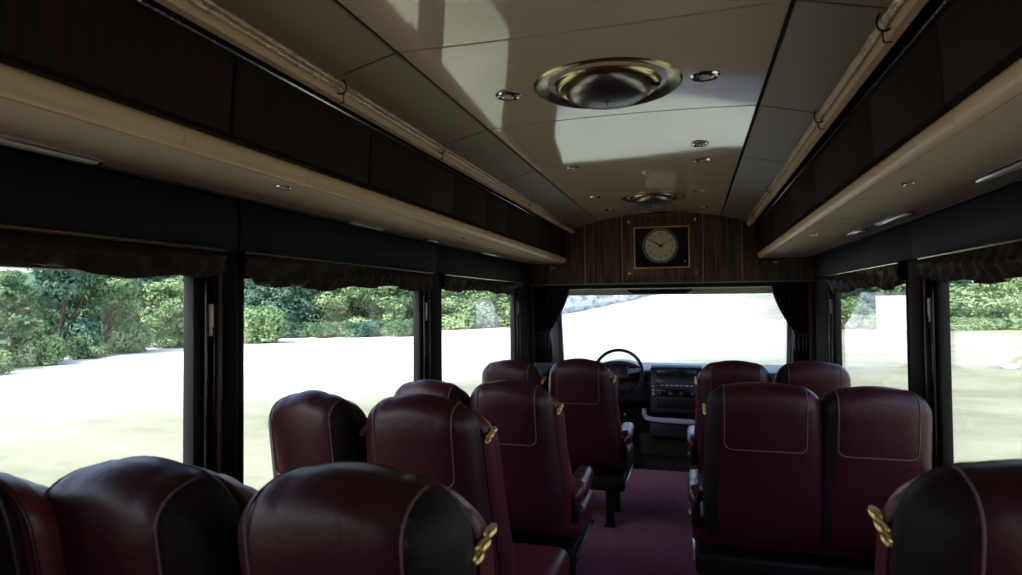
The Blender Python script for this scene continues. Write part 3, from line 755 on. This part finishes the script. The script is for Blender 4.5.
# gear lever
gl = empty('gear_lever', (-0.34, 5.78, -0.02)); tag(gl, 'gear lever with pale chrome shaft on the cab floor beside the front left seat', 'gear lever')
MB().box(-0.07, 0.05, -0.12, 0.12, 0, 0.14, 0.03, 3).build('gear_box', M['dash'], gl)
MB().tube([(0, 0, 0.12), (0.0, 0.0, 0.28), (-0.015, 0.0, 0.44)], [0.009, 0.008, 0.007], 8).build('lever_shaft', M['chrome'], gl)
MB().lathe([(0.008, 0.42), (0.020, 0.435), (0.024, 0.46), (0.016, 0.48), (0.004, 0.485)], (-0.015, 0, 0), 16).build('lever_knob', M['black_gloss'], gl)
MB().tube([(0.01, -0.11, 0.13), (0.045, -0.11, 0.15), (0.05, -0.10, 0.30), (0.03, -0.10, 0.36)], 0.007, 8).build('hand_brake', M['chrome'], gl)

# seats ------------------------------------------------------------------------
def interp(tab, v):
    if v <= tab[0][0]: return tab[0][1]
    for (a, ya), (b, yb) in zip(tab[:-1], tab[1:]):
        if v <= b: return ya + (yb - ya) * (v - a) / (b - a)
    return tab[-1][1]
def make_seat(W, H, aisle, label, arm=True, side=1, clasp=True, wing=False, extra=0.0, bulk=1.0, T=0.24, lean=0.17, taper=1.0, flap=0.27):
    """W top width, H top height; aisle=+1 armrest on +x; origin on floor below the top back edge"""
    r = empty('coach_seat'); tag(r, label, 'seat', 'burgundy leather coach seats'); r['_side'] = side
    H0 = H; hwt = W / 2; hwm = hwt * 1.10 * taper; zb_ = 0.42
    def hw(z):
        return interp([(zb_, hwm * 0.96), (0.62, hwm), (H - 0.32, hwt * 1.04 * (1 + (taper - 1) * .5)), (H, hwt)], z)
    def ln(z): return (H - z) * lean
    R = 0.105
    def outline(ins, y, n=9, dH=0.0):
        H = H0 - dH; pts = []
        r_ = max(R - ins, 0.012)
        zs = [zb_ + ins + (H - ins - r_ - zb_ - ins) * k / 10 for k in range(11)]
        for z in zs: pts.append((hw(z) - ins, z))
        cx, cz = hw(H - ins - r_) - ins - r_, H - ins - r_
        for k in range(1, n + 1):
            a = PI / 2 * k / n; pts.append((cx + r_ * math.cos(a), cz + r_ * math.sin(a)))
        m_ = 6
        for k in range(1, m_): 
            x = cx * (1 - k / m_); pts.append((x, H - ins + 0.012 * (1 - (x / max(cx, .01)) ** 2) * 1.0))
        left = [(-x, z) for x, z in pts[::-1]]
        pts.append((0, H - ins + 0.012))
        full = pts + left
        return [(x, y + ln(z), z) for x, z in full]
    back_tab = [(0.0, 0.085), (0.006, 0.055), (0.018, 0.030), (0.038, 0.011), (0.06, 0.002), (0.11, -0.004)]
    b = T * (0.34 if wing else 0.46); wi_ = 0.022 if wing else 0.0
    rg = [outline(0.11, -0.004), outline(0.06, 0.002), outline(0.038, 0.011), outline(0.018, 0.030), outline(0.006, 0.055), outline(0, 0.085), outline(0.0, b), outline(0.012, b + 0.012)]
    sh_ = MB().rings(rg, sym=True)
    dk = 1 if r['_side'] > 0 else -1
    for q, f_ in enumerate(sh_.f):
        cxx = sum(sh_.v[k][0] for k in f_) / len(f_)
        if not wing and len(rg[0]) <= q < len(rg[0]) * (len(rg) - 1) and cxx * dk > hwt * 0.70: sh_.mi[q] = 1  # aisle-facing shell sides darkened: interior shade painted in with the dark leather
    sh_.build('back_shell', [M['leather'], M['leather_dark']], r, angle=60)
    # dark gusset
    rg = [outline(0.022, b + 0.0, dH=.005), outline(0.012, b + 0.01, dH=.01), outline(0.014, b + 0.028, dH=.015), outline(0.024, b + 0.04, dH=.02)]
    MB().rings(rg, sym=True).build('dark_gusset', M['leather_dark'], r, angle=60)
    # front cushion of the backrest
    f0 = b + 0.03
    D = T * 0.2
    rg = [outline(0.016, f0, dH=D * .4), outline(0.002 - wi_ * .5, f0 + 0.012, dH=D * .4 + wi_), outline(0.0 - wi_, f0 + 0.04, dH=D * .6 + wi_), outline(0.003 - wi_, T - 0.05, dH=D + wi_), outline(0.016, T - 0.02, dH=D), outline(0.04, T - 0.002, dH=D), outline(0.09, T + 0.01, dH=D)]
    MB().rings(rg, sym=True).build('backrest', M['leather_wing'], r, angle=60)
    # piping round shell edges
    def pipe(ins, y, dH): 
        return [Vector(p) for p in outline(ins, y, dH=dH)]
    pm = MB(); pm.tube(pipe(0.003, b + 0.004, 0.0), 0.0035, 6); pm.tube(pipe(0.006, f0 + 0.006, D * .4), 0.0035, 6)
    pm.build('piping', M['piping'], r)
    # headrest cover stitching on the back shell
    def ztop(x):
        cx = hwt * 1.01 - R; d = abs(x) - cx
        return H - R + math.sqrt(max(0, R * R - d * d)) if d > 0 else H + 0.008
    def ysf(x, z):
        ins = min(hw(z) - abs(x), ztop(x) - z); return interp(back_tab, max(0, ins)) + ln(z)
    fx = hwt * 0.70; zf = H - flap; path = []
    zt = ztop(fx)
    for y_ in (0.105, 0.088): path.append((-fx, y_ + ln(zt), zt + 0.0005))
    for k in range(12):
        z = zt - 0.003 - (flap - 0.033 - (H - zt)) * (k / 11) ** 1.5; path.append((-fx, ysf(fx, z) - 0.0012, z))
    for k in range(1, 6):
        a = PI / 2 * k / 6; path.append((-fx + 0.03 * (1 - math.cos(a)), ysf(fx - .03, zf) - 0.001, zf + 0.03 * (1 - math.sin(a))))
    for k in range(9): path.append(((-fx + 0.03) * (1 - k / 8), ysf(0, zf) - 0.0012, zf))
    path += [(-x, y, z) for x, y, z in path[-2::-1]]
    MB().tube(path, 0.0021, 6).build('stitched_seam', M['stitch'], r)
    # side seam lines to shell edge
    # brass clasps on the upper side(s)
    for s in ((aisle,) if arm or wing else (1,)) if clasp else ():
        cz = H - 0.125; x = s * (hw(cz) + 0.002 + wi_ * .7); m = MB()
        for k in range(5):
            yy = f0 - 0.020 + 0.017 * k + ln(cz); zz = cz + 0.0045 * k - 0.008 + 0.006 * (k % 2)
            m.tube([(x + s * (0.003 + 0.004 * math.cos(a)) , yy + 0.0085 * math.cos(a), zz + 0.007 * math.sin(a) + 0.003 * math.cos(a)) for a in [2 * PI * q / 12 for q in range(12)]], 0.0042, 6, closed=True)
        m.box(min(x, x - s * .006), max(x, x - s * .006), f0 - 0.02 + ln(cz), f0 + 0.06 + ln(cz), cz - 0.008, cz + 0.006, 0.003, mtx=None)
        m.build('clasp', M['gold'], r)['label'] = 'brass chain-like clasp'
    # seat cushion and base
    ex = extra if extra else (0.055 if arm else 0)
    eL = ex if aisle < 0 else 0; eR = ex if aisle > 0 else 0
    yc0 = ln(0.45) + T - 0.06; W2 = hwm * 2
    m = MB().box(-hwm + 0.005 - eL, hwm - 0.005 + eR, yc0, yc0 + 0.47, 0.335, 0.475, 0.05, 5); m.build('seat_cushion', M['leather_wing'], r, angle=60)
    MB().box(-hwm + 0.02 - eL, hwm - 0.02 + eR, yc0 - 0.10, yc0 + 0.42, 0.25, 0.345, 0.02, 3).build('seat_base', M['black'], r)
    MB().box(-hwm + 0.008 - eL, hwm - 0.008 + eR, yc0 - 0.06, yc0 + 0.43, 0.292, 0.303, 0.003).build('base_trim_strip', M['steel'], r)
    for y in (yc0 + 0.0, yc0 + 0.32):
        for s in (-1, 1):
            x = s * (hwm - 0.07)
            m = MB(); m.box(x - 0.028, x + 0.028, y - 0.03, y + 0.03, 0.012, 0.26, 0.008); m.box(x - 0.036, x + 0.036, y - 0.045, y + 0.045, 0.0, 0.018, 0.006)
            m.build('leg', M['black'], r)
    if arm:
        s = aisle; xa = s * (hwm + 0.030); y0 = ln(0.58) + T - 0.12
        rg = []
        for k in range(15):
            t = k / 14; y = y0 + 0.40 * t
            e = math.sin(PI * min(1, 0.13 + min(t, 1 - t) * 3.2) / 2) if min(t, 1 - t) < 0.27 else 1
            hx, hz = (0.037 if aisle < 0 else 0.046) * e, (0.045 if aisle < 0 else 0.052) * e; zc = 0.575 + 0.025 * t - 0.03 * max(0, t - 0.8) / 0.2
            rg.append([(xa + hx * math.copysign(abs(math.cos(a)) ** 0.75, math.cos(a)), y, zc + hz * math.copysign(abs(math.sin(a)) ** 0.75, math.sin(a))) for a in [2 * PI * (q + .5) / 20 for q in range(20)]])
        MB().rings(rg).build('armrest', M['arm_leather'], r, angle=60)
        MB().box(xa - 0.02, xa + 0.02, y0 + 0.015, y0 + 0.085, 0.44, 0.56, 0.02, 4).build('armrest_post', M['leather_dark'], r)
        k_ = MB(); k_.lathe([(0.018, 0), (0.018, 0.012), (0.008, 0.016)], (0, 0, 0), 16)
        kb = MB(); kb.tube([(xa + s * 0.018, y0 + 0.055, 0.50), (xa + s * 0.032, y0 + 0.055, 0.50)], 0.02, 14)
        kb.build('recline_lever', M['steel'], r)
    del r['_side']
    return r
SEATS = [
    ('A1', -0.965, 0.57, 0.38, 1.235, 0.27, 1, False, 0, 'dark burgundy seat back cut off by the left edge of the photo'),
    ('A2', -0.70, 0.78, 0.36, 1.195, 0.27, 1, False, 0, 'dark burgundy middle seat back of the three nearest on the left'),
    ('A3', -0.275, 0.78, 0.37, 1.210, 0.28, 1, True, 0, 'largest nearest burgundy seat back with a brass clasp at its right, left of the aisle'),
    ('B1', -1.00, 1.76, 0.32, 1.175, 0.22, 1, False, 0, 'reddish burgundy window seat at the pillar in the second left row'),
    ('B2', -0.60, 1.77, 0.38, 1.175, 0.26, 1, False, 0, 'burgundy aisle seat in the second left row, just behind the nearest row'),
    ('C1', -0.93, 2.58, 0.36, 1.115, 0.22, 1, False, 0, 'burgundy window seat of the third left row, only its top showing over the row behind'),
    ('C2', -0.55, 2.62, 0.38, 1.120, 0.27, 1, True, 0, 'burgundy aisle seat of the third left row with a glossy worn armrest'),
    ('D1', -0.87, 3.72, 0.38, 1.105, 0.22, 1, False, 0, 'burgundy window seat of the foremost left row beside the tied curtain'),
    ('D2', -0.45, 3.85, 0.38, 1.110, 0.26, 1, True, 0, 'burgundy aisle seat of the foremost left row in front of the steering wheel'),
    ('RA', 0.775, 0.95, 0.46, 1.240, 0.26, -1, True, 0, 'dark seat back with a brass clasp cut off by the right edge of the photo'),
    ('RB1', 0.535, 2.76, 0.46, 1.120, 0.22, -1, True, 0, 'wide burgundy aisle seat in the middle right row with a silvery worn armrest'),
    ('RB2', 0.955, 2.76, 0.41, 1.115, 0.22, 1, False, 0, 'burgundy window seat in the middle right row against the right pillar'),
    ('RD1', 0.49, 3.90, 0.40, 1.110, 0.22, -1, True, 0, 'burgundy aisle seat of the foremost right row near the dashboard'),
    ('RD2', 0.93, 3.94, 0.40, 1.110, 0.22, 1, False, 0, 'burgundy window seat of the foremost right row below the door-side curtain'),
]
for nm, x, y, W, H, T_, ai, arm, rz, lab in SEATS:
    s = make_seat(W, H, ai, lab, arm, side=-1 if nm[0] == 'R' else 1, clasp=nm != 'A1', T=T_, wing=nm in ('B2', 'C2', 'D2', 'RD1'), extra=0.13 if nm == 'B2' else 0.0, taper=1.10 if nm in ('B2', 'C2', 'D2') else 1.0)
    s.location = (x, y, 0); s.rotation_euler = (0, 0, rz)

# outside -------------------------------------------------------------------------
def smooth(a, b, v):
    t = max(0, min(1, (v - a) / (b - a))); return t * t * (3 - 2 * t)
def gz(x, y):
    z = -0.75
    # hill rising ahead of the bus
    d = smooth(45, 170, y)
    lat = smooth(-32, 12, x) * (1 - 0.35 * smooth(30, 110, x))
    z += d * (0.3 + 7.0 * lat) * (1 if y < 400 else 1)
    # wooded rise on the left
    z += 7.0 * smooth(-30, -90, x) * (1 - smooth(60, 140, y) * .6)
    z += 6.0 * smooth(55, 120, y) * smooth(14, 40, x)
    z += 0.12 * noise.noise(Vector((x * 0.11, y * 0.11, 0))) * smooth(3, 12, math.hypot(x, y - 3))
    return z
gm = MB(); vs = []; fs = []
def axis(lo, hi, fine, n):
    out = []
    for k in range(n + 1):
        t = -1 + 2 * k / n; v = math.copysign(abs(t) ** 1.7, t)
        out.append(v * (hi if v > 0 else -lo))
    return out
ax = axis(-260, 260, 1, 150); ay = axis(-160, 420, 1, 170)
for y in ay:
    for x in ax: vs.append((x, y, gz(x, y)))
nx = len(ax)
for j in range(len(ay) - 1):
    for i in range(nx - 1): fs.append((j * nx + i, j * nx + i + 1, (j + 1) * nx + i + 1, (j + 1) * nx + i))
gm.add(vs, fs); gr = gm.build('ground', M['meadow'], angle=80); struct(gr)

def leaf_cloud(seed, blobs, nleaf, size, mb=None):
    rnd = random.Random(seed); vs = []; fs = []
    tot = sum(b[3] ** 2 for b in blobs)
    for (bx, by, bz, br, sq) in blobs:
        n = int(nleaf * br * br / tot)
        for _ in range(n):
            u = rnd.uniform(-1, 1); a = rnd.uniform(0, 2 * PI); s = math.sqrt(1 - u * u)
            d = Vector((s * math.cos(a), s * math.sin(a), u))
            rr = br * rnd.uniform(0.72, 1.08)
            p = Vector((bx, by, bz)) + Vector((d.x * rr, d.y * rr, d.z * rr * sq))
            nrm = (d + Vector((rnd.uniform(-.7, .7), rnd.uniform(-.7, .7), rnd.uniform(-.4, .8)))).normalized()
            t = nrm.orthogonal().normalized(); t = Matrix.Rotation(rnd.uniform(0, 6.28), 3, nrm) @ t; w = nrm.cross(t)
            l = size * rnd.uniform(0.6, 1.3); q = l * 0.6; o = len(vs)
            vs += [p - t * l, p - w * q + nrm * q * .2, p + t * l, p + w * q + nrm * q * .2]; fs.append((o, o + 1, o + 2, o + 3))
    return vs, fs
def fast_mesh(name, vs, fs, m):
    me = bpy.data.meshes.new(name); me.from_pydata([tuple(v) for v in vs], [], fs); me.materials.append(m); return me
def tree_proto(kind, seed):
    rnd = random.Random(seed); blobs = []
    tr = MB()
    if kind in ('broad', 'dark', 'haze'):
        H = 6.5
        for k in range(26):
            t = rnd.uniform(0.10, 1); rad = 2.3 * math.sin(PI * min(0.97, 0.22 + t * 0.72)) ** 0.8
            a = rnd.uniform(0, 6.28); q = rad * rnd.uniform(0.25, 0.9)
            blobs.append((q * math.cos(a), q * math.sin(a), H * t * 0.86, rnd.uniform(0.6, 1.15), 0.62))
        n, s = 5600, 0.15
        tr.tube([(0, 0, -0.4), (0.05, 0, 1.4), (-0.1, 0.1, 3.4), (0, 0, 5.2)], [0.24, 0.18, 0.12, 0.04], 8)
        for a in (0.4, 2.3, 4.4): tr.tube([(0, 0, 1.5), (math.cos(a), math.sin(a), 2.8), (1.6 * math.cos(a), 1.6 * math.sin(a), 4)], [0.1, 0.07, 0.03], 6)
    elif kind == 'cedar':
        H = 9
        for k in range(30):
            t = k / 29; rad = 1.35 * (1 - t) ** 0.8
            a = k * 2.4; q = rad * 0.55
            blobs.append((q * math.cos(a), q * math.sin(a), 0.9 + H * t * 0.9, 0.42 + 0.62 * (1 - t), 0.8))
        n, s = 5200, 0.15
        tr.tube([(0, 0, -0.4), (0, 0, 4), (0, 0, 8.5)], [0.2, 0.13, 0.03], 8)
    else:
        for k in range(16):
            a = rnd.uniform(0, 6.28); q = rnd.uniform(0, 1.25)
            blobs.append((q * math.cos(a), q * math.sin(a), rnd.uniform(0.4, 1.9) * (1 - .25 * q), rnd.uniform(0.5, 0.85), 0.85))
        n, s = 4200, 0.11
        tr.tube([(0, 0, -0.3), (0.05, 0, 0.8), (0, 0.1, 1.8)], [0.09, 0.06, 0.02], 6)
    vs, fs = leaf_cloud(seed, blobs, n, s)
    mm = {'broad': 'leaf_mid', 'dark': 'leaf_dark', 'cedar': 'leaf_dark', 'bush': 'leaf_light', 'haze': 'leaf_haze'}[kind]
    crown = fast_mesh('crown', vs, fs, M[mm])
    o = tr.build('trunk', M['bark']); me = o.data; bpy.data.objects.remove(o)
    return crown, me
PROTO = {k: [tree_proto(k, 100 * i + sd) for sd in range(n)] for i, (k, n) in enumerate((('broad', 3), ('dark', 2), ('cedar', 2), ('bush', 2), ('haze', 1)))}
def lightcopy(me, m): 
    c = me.copy(); c.materials[0] = M[m]; return c
PROTO['pale'] = [(lightcopy(PROTO['broad'][0][0], 'leaf_light'), PROTO['broad'][0][1]), (lightcopy(PROTO['broad'][2][0], 'leaf_light'), PROTO['broad'][2][1])]
trnd = random.Random(5)
PROTO['low'] = [(lightcopy(PROTO['bush'][0][0], 'leaf_mid'), PROTO['bush'][0][1]), (lightcopy(PROTO['bush'][1][0], 'leaf_dark'), PROTO['bush'][1][1])]
def plant(kind, x, y, s, label, group, sz=None, name=None):
    cr, tk_ = trnd.choice(PROTO[kind])
    nm = name or {'bush': 'bush', 'low': 'bush', 'cedar': 'cedar_tree', 'broad': 'leafy_tree', 'pale': 'leafy_tree', 'dark': 'dark_tree', 'haze': 'distant_tree'}[kind]
    r = empty(nm, (x, y, gz(x, y) - 0.05), trnd.uniform(0, 6.28)); r.scale = (s, s, sz or s)
    tag(r, label, 'bush' if kind in ('bush', 'low') else 'tree', group)
    for n_, me in (('crown', cr), ('trunk', tk_)):
        o = bpy.data.objects.new(n_, me); COL.objects.link(o); o.parent = r
# left edge of the wood, seen through the nearest left window
TF = math.radians(16.26)
def at(u, depth, off=0):
    xc = (u - 511) / 620 * depth
    return 0.25 + xc * math.cos(TF) - depth * math.sin(TF), xc * math.sin(TF) + depth * math.cos(TF)
g1 = 'trees of the wood through the nearest left window'
for (u, d, k, s, sz, l) in ((-60, 21, 'broad', .55, .6, 'mid green tree at the far left edge of the wood outside'), (15, 24, 'broad', .62, .62, 'layered mid green tree at the left edge of the nearest left window'),
        (62, 27, 'dark', .66, .80, 'tall dark-trunked tree left of centre in the nearest left window'), (108, 29, 'broad', .60, .74, 'mid green tree at the centre of the nearest left window'),
        (140, 33, 'dark', .62, .86, 'dark tree right of centre in the nearest left window'), (166, 33, 'pale', .62, .62, 'lighter green tree at the right of the nearest left window')):
    x, y = at(u, d); plant(k, x, y, s, l, g1, sz)
for i, (u, d, s) in enumerate(((-25, 20.5, .55), (35, 24, .6), (85, 27, .55), (128, 30, .75), (178, 34, .9))):
    x, y = at(u, d); plant('bush', x, y, s, ['low bush at the far left foot of the wood', 'low bush below the left-hand trees in the nearest left window', 'low bush at the middle of the treeline in the nearest left window', 'low bush before the dark tree in the nearest left window', 'low bush at the right end of the nearest left window'][i], 'low bushes along the wood on the left')
for (u, d, k, s, sz) in ((-90, 34, 'dark', .9, .6), (-40, 36, 'broad', .9, .52), (0, 40, 'dark', .8, .42), (40, 42, 'broad', .8, .46), (85, 42, 'broad', .85, .78), (120, 44, 'dark', .85, .95), (160, 46, 'dark', .9, 1.05), (200, 46, 'broad', .9, 1.0), (222, 50, 'dark', .9, 1.1)):
    x, y = at(u, d); plant(k, x, y, s, 'taller tree standing in the second row of the wood outside the nearest left window', 'second row of the wood on the left', sz)
# second left window
for (u, d, k, s, sz, l) in ((252, 37, 'bush', 1.2, 1.1, 'rounded light green bush at the left of the second left window'),
        (262, 44, 'cedar', .95, .80, 'dark conical tree behind the rounded bush'), (284, 44, 'cedar', .9, .85, 'dark conical tree second from the left in the second left window'),
        (303, 45, 'cedar', .9, .8, 'dark conical tree left of the broad pale tree'), (322, 46, 'pale', .70, .80, 'yellow-green tree at the centre of the second left window'),
        (350, 46, 'pale', .95, .86, 'broad pale green tree right of centre in the second left window'), (382, 47, 'pale', .95, .80, 'broad light green tree toward the right of the second left window'), (408, 48, 'broad', .9, .8, 'mid green tree at the right edge of the second left window')):
    x, y = at(u, d); plant(k, x, y, s, l, 'trees of the wood through the second left window', sz)
for i, u in enumerate(range(236, 440, 17)):
    x, y = at(u, 56 + (i % 3) * 3); plant(('cedar', 'broad', 'dark')[i % 3], x, y, 1.15, 'tall tree closing the wood behind the front row in the second left window', 'back row of the wood in the second left window', [.95, 1.25, 1.25][i % 3])
for i, (u, d) in enumerate(((440, 56), (458, 55), (476, 57), (496, 56), (514, 58))):
    x, y = at(u, d); plant('pale' if i % 2 == 0 else 'bush', x, y, 1.0 if i % 2 == 0 else 1.6, 'pale tree %s the foremost left window' % ['at the left edge of', 'left of centre in', 'at the centre of', 'right of centre in', 'at the right edge of'][i], 'trees through the foremost left window', .75 if i % 2 == 0 else 1.2)
for i, u in enumerate((432, 448, 466, 484, 502, 520)):
    x, y = at(u, 70); plant('broad', x, y, 1.2, 'mid green tree in the back row of the foremost left window', 'back row through the foremost left window', 1.15)
for i, u in enumerate(range(290, 424, 12)):
    x, y = at(u, 42.5 + (i % 3)); plant('low', x, y, .8, 'low green bush at the foot of the wood in the second left window', 'low bushes at the foot of the wood in the second left window', .55)
for i, u in enumerate((270, 292, 314, 336)):
    x, y = at(u, 49 + i % 2); plant('cedar', x, y, 1.1, 'tall slim conical tree of the close stand left of centre in the second left window', 'stand of slim conical trees in the second left window', 1.05)
# hazy trees up the hill seen through the windscreen
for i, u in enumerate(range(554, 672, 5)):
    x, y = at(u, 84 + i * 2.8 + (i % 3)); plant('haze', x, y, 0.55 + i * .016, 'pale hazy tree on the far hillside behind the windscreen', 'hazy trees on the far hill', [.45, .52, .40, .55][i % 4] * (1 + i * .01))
# right: behind and beside the shed
for (u, d, k, s, sz, l) in ((836, 47, 'bush', 1.2, 1.2, 'light green bush left of the white shed'), (860, 47, 'bush', 0.9, .8, 'lower light green bush nearest the white shed'),
        (846, 53, 'dark', 1.0, 1.0, 'dark tree at the left of the foremost right window'), (868, 54, 'dark', 1.0, 1.05, 'dark tree just left of the white shed'), (892, 54, 'broad', 1.05, 1.1, 'mid green tree rising behind the white shed'),
        (912, 50, 'broad', 1.0, 1.0, 'mid green tree right of the white shed'), (955, 50, 'dark', .9, 1.0, 'dark tree at the left of the nearest right window'), (973, 46, 'bush', 1.9, 1.55, 'rounded light green tree-like bush in the nearest right window'),
        (992, 44, 'pale', .75, .62, 'light green tree at the centre of the nearest right window'), (1012, 52, 'pale', .95, .85, 'pale green tree at the right of the nearest right window'), (1035, 46, 'bush', 1.5, 1.3, 'light green bush at the right edge of the photo')):
    x, y = at(u, d); plant(k, x, y, s, l, 'trees and bushes through the right windows', sz)
for i, u in enumerate(range(825, 1080, 18)):
    x, y = at(u, 64 + (i % 2) * 4); plant(('dark', 'broad', 'dark')[i % 3], x, y, 1.3, 'tall tree in the back row outside the right windows', 'back row of trees on the right', 1.35)
for i, u in enumerate(range(936, 1050, 12)):
    x, y = at(u, 43.5); plant('bush', x, y, .75, 'low hedge bush along the meadow edge on the right', 'low bushes along the meadow edge on the right', .45)
# white shed
x, y = at(894, 45.5); sh = empty('white_shed', (x, y, gz(x, y)), math.radians(-24)); tag(sh, 'plain white windowless shed at the meadow edge outside the foremost right window', 'shed')
MB().box(-1.05, 1.05, -0.8, 0.8, 0, 2.38, 0.02).build('wall_panels', M['white_paint'], sh)
MB().box(-1.09, 1.09, -0.84, 0.84, 2.36, 2.44, 0.01).build('flat_roof', M['white_paint'], sh)
MB().box(-1.06, 1.06, -0.81, 0.81, 0.0, 0.12).build('plinth', M['grey_lining'], sh)
x, y = at(1008, 19.5); st = MB()
st.lathe([(0.24, 0.0), (0.26, 0.05), (0.20, 0.10), (0.08, 0.13), (0.001, 0.135)], (0, 0, 0), 18, sy=0.7)
so = st.build('pale_stone', M['white_paint'], None, loc=(x, y, gz(x, y))); tag(so, 'small flat white stone lying on the meadow outside the nearest right window', 'stone')

# light -----------------------------------------------------------------------------
wd = bpy.data.worlds.new('World'); scn.world = wd; wd.use_nodes = True
nt = wd.node_tree; bg = nt.nodes['Background']
sky = nt.nodes.new('ShaderNodeTexSky'); sky.sky_type = 'NISHITA'; sky.sun_disc = False
sky.sun_elevation = math.radians(50); sky.sun_rotation = math.radians(200); sky.dust_density = 3.0; sky.air_density = 1.0
nt.links.new(sky.outputs[0], bg.inputs['Color']); bg.inputs['Strength'].default_value = 0.35
sd = bpy.data.lights.new('sun', 'SUN'); sd.energy = 5.5; sd.angle = math.radians(1.0); sd.color = (1.0, 0.975, 0.94)
so = bpy.data.objects.new('sun', sd); COL.objects.link(so)
so.rotation_euler = (math.radians(38), 0, math.radians(-18))   # light comes from behind the bus, high up

# camera ----------------------------------------------------------------------------
cd = bpy.data.cameras.new('camera'); cam = bpy.data.objects.new('camera', cd); COL.objects.link(cam)
cd.sensor_width = 36; cd.sensor_fit = 'HORIZONTAL'; cd.lens = 620 / 1022 * 36; cd.clip_start = 0.02; cd.clip_end = 1500
th = math.radians(16.258); ph = math.radians(1.426); ro = math.radians(0.5)
cam.location = (0.25, 0, 1.48)
fwd = Vector((-math.sin(th) * math.cos(ph), math.cos(th) * math.cos(ph), math.sin(ph)))
rt = Vector((math.cos(th), math.sin(th), 0)); up = rt.cross(fwd)
# roll
r2_ = rt * math.cos(ro) - up * math.sin(ro); u2_ = rt * math.sin(ro) + up * math.cos(ro)
cam.matrix_world = Matrix(((r2_.x, u2_.x, -fwd.x, 0.25), (r2_.y, u2_.y, -fwd.y, 0), (r2_.z, u2_.z, -fwd.z, 1.48), (0, 0, 0, 1)))
cd.dof.use_dof = True; cd.dof.focus_distance = 5.0; cd.dof.aperture_fstop = 5.0
scn.camera = cam

scn.view_settings.view_transform = 'Standard'; scn.view_settings.look = 'None'
scn.view_settings.exposure = 0.75; scn.view_settings.gamma = 1; scn.view_settings.use_curve_mapping = False
scn.cycles.max_bounces = 10; scn.cycles.diffuse_bounces = 5; scn.cycles.glossy_bounces = 5
scn.cycles.transparent_max_bounces = 12; scn.cycles.use_denoising = True
scn.cycles.caustics_reflective = False; scn.cycles.caustics_refractive = False
scn.cycles.sample_clamp_indirect = 6
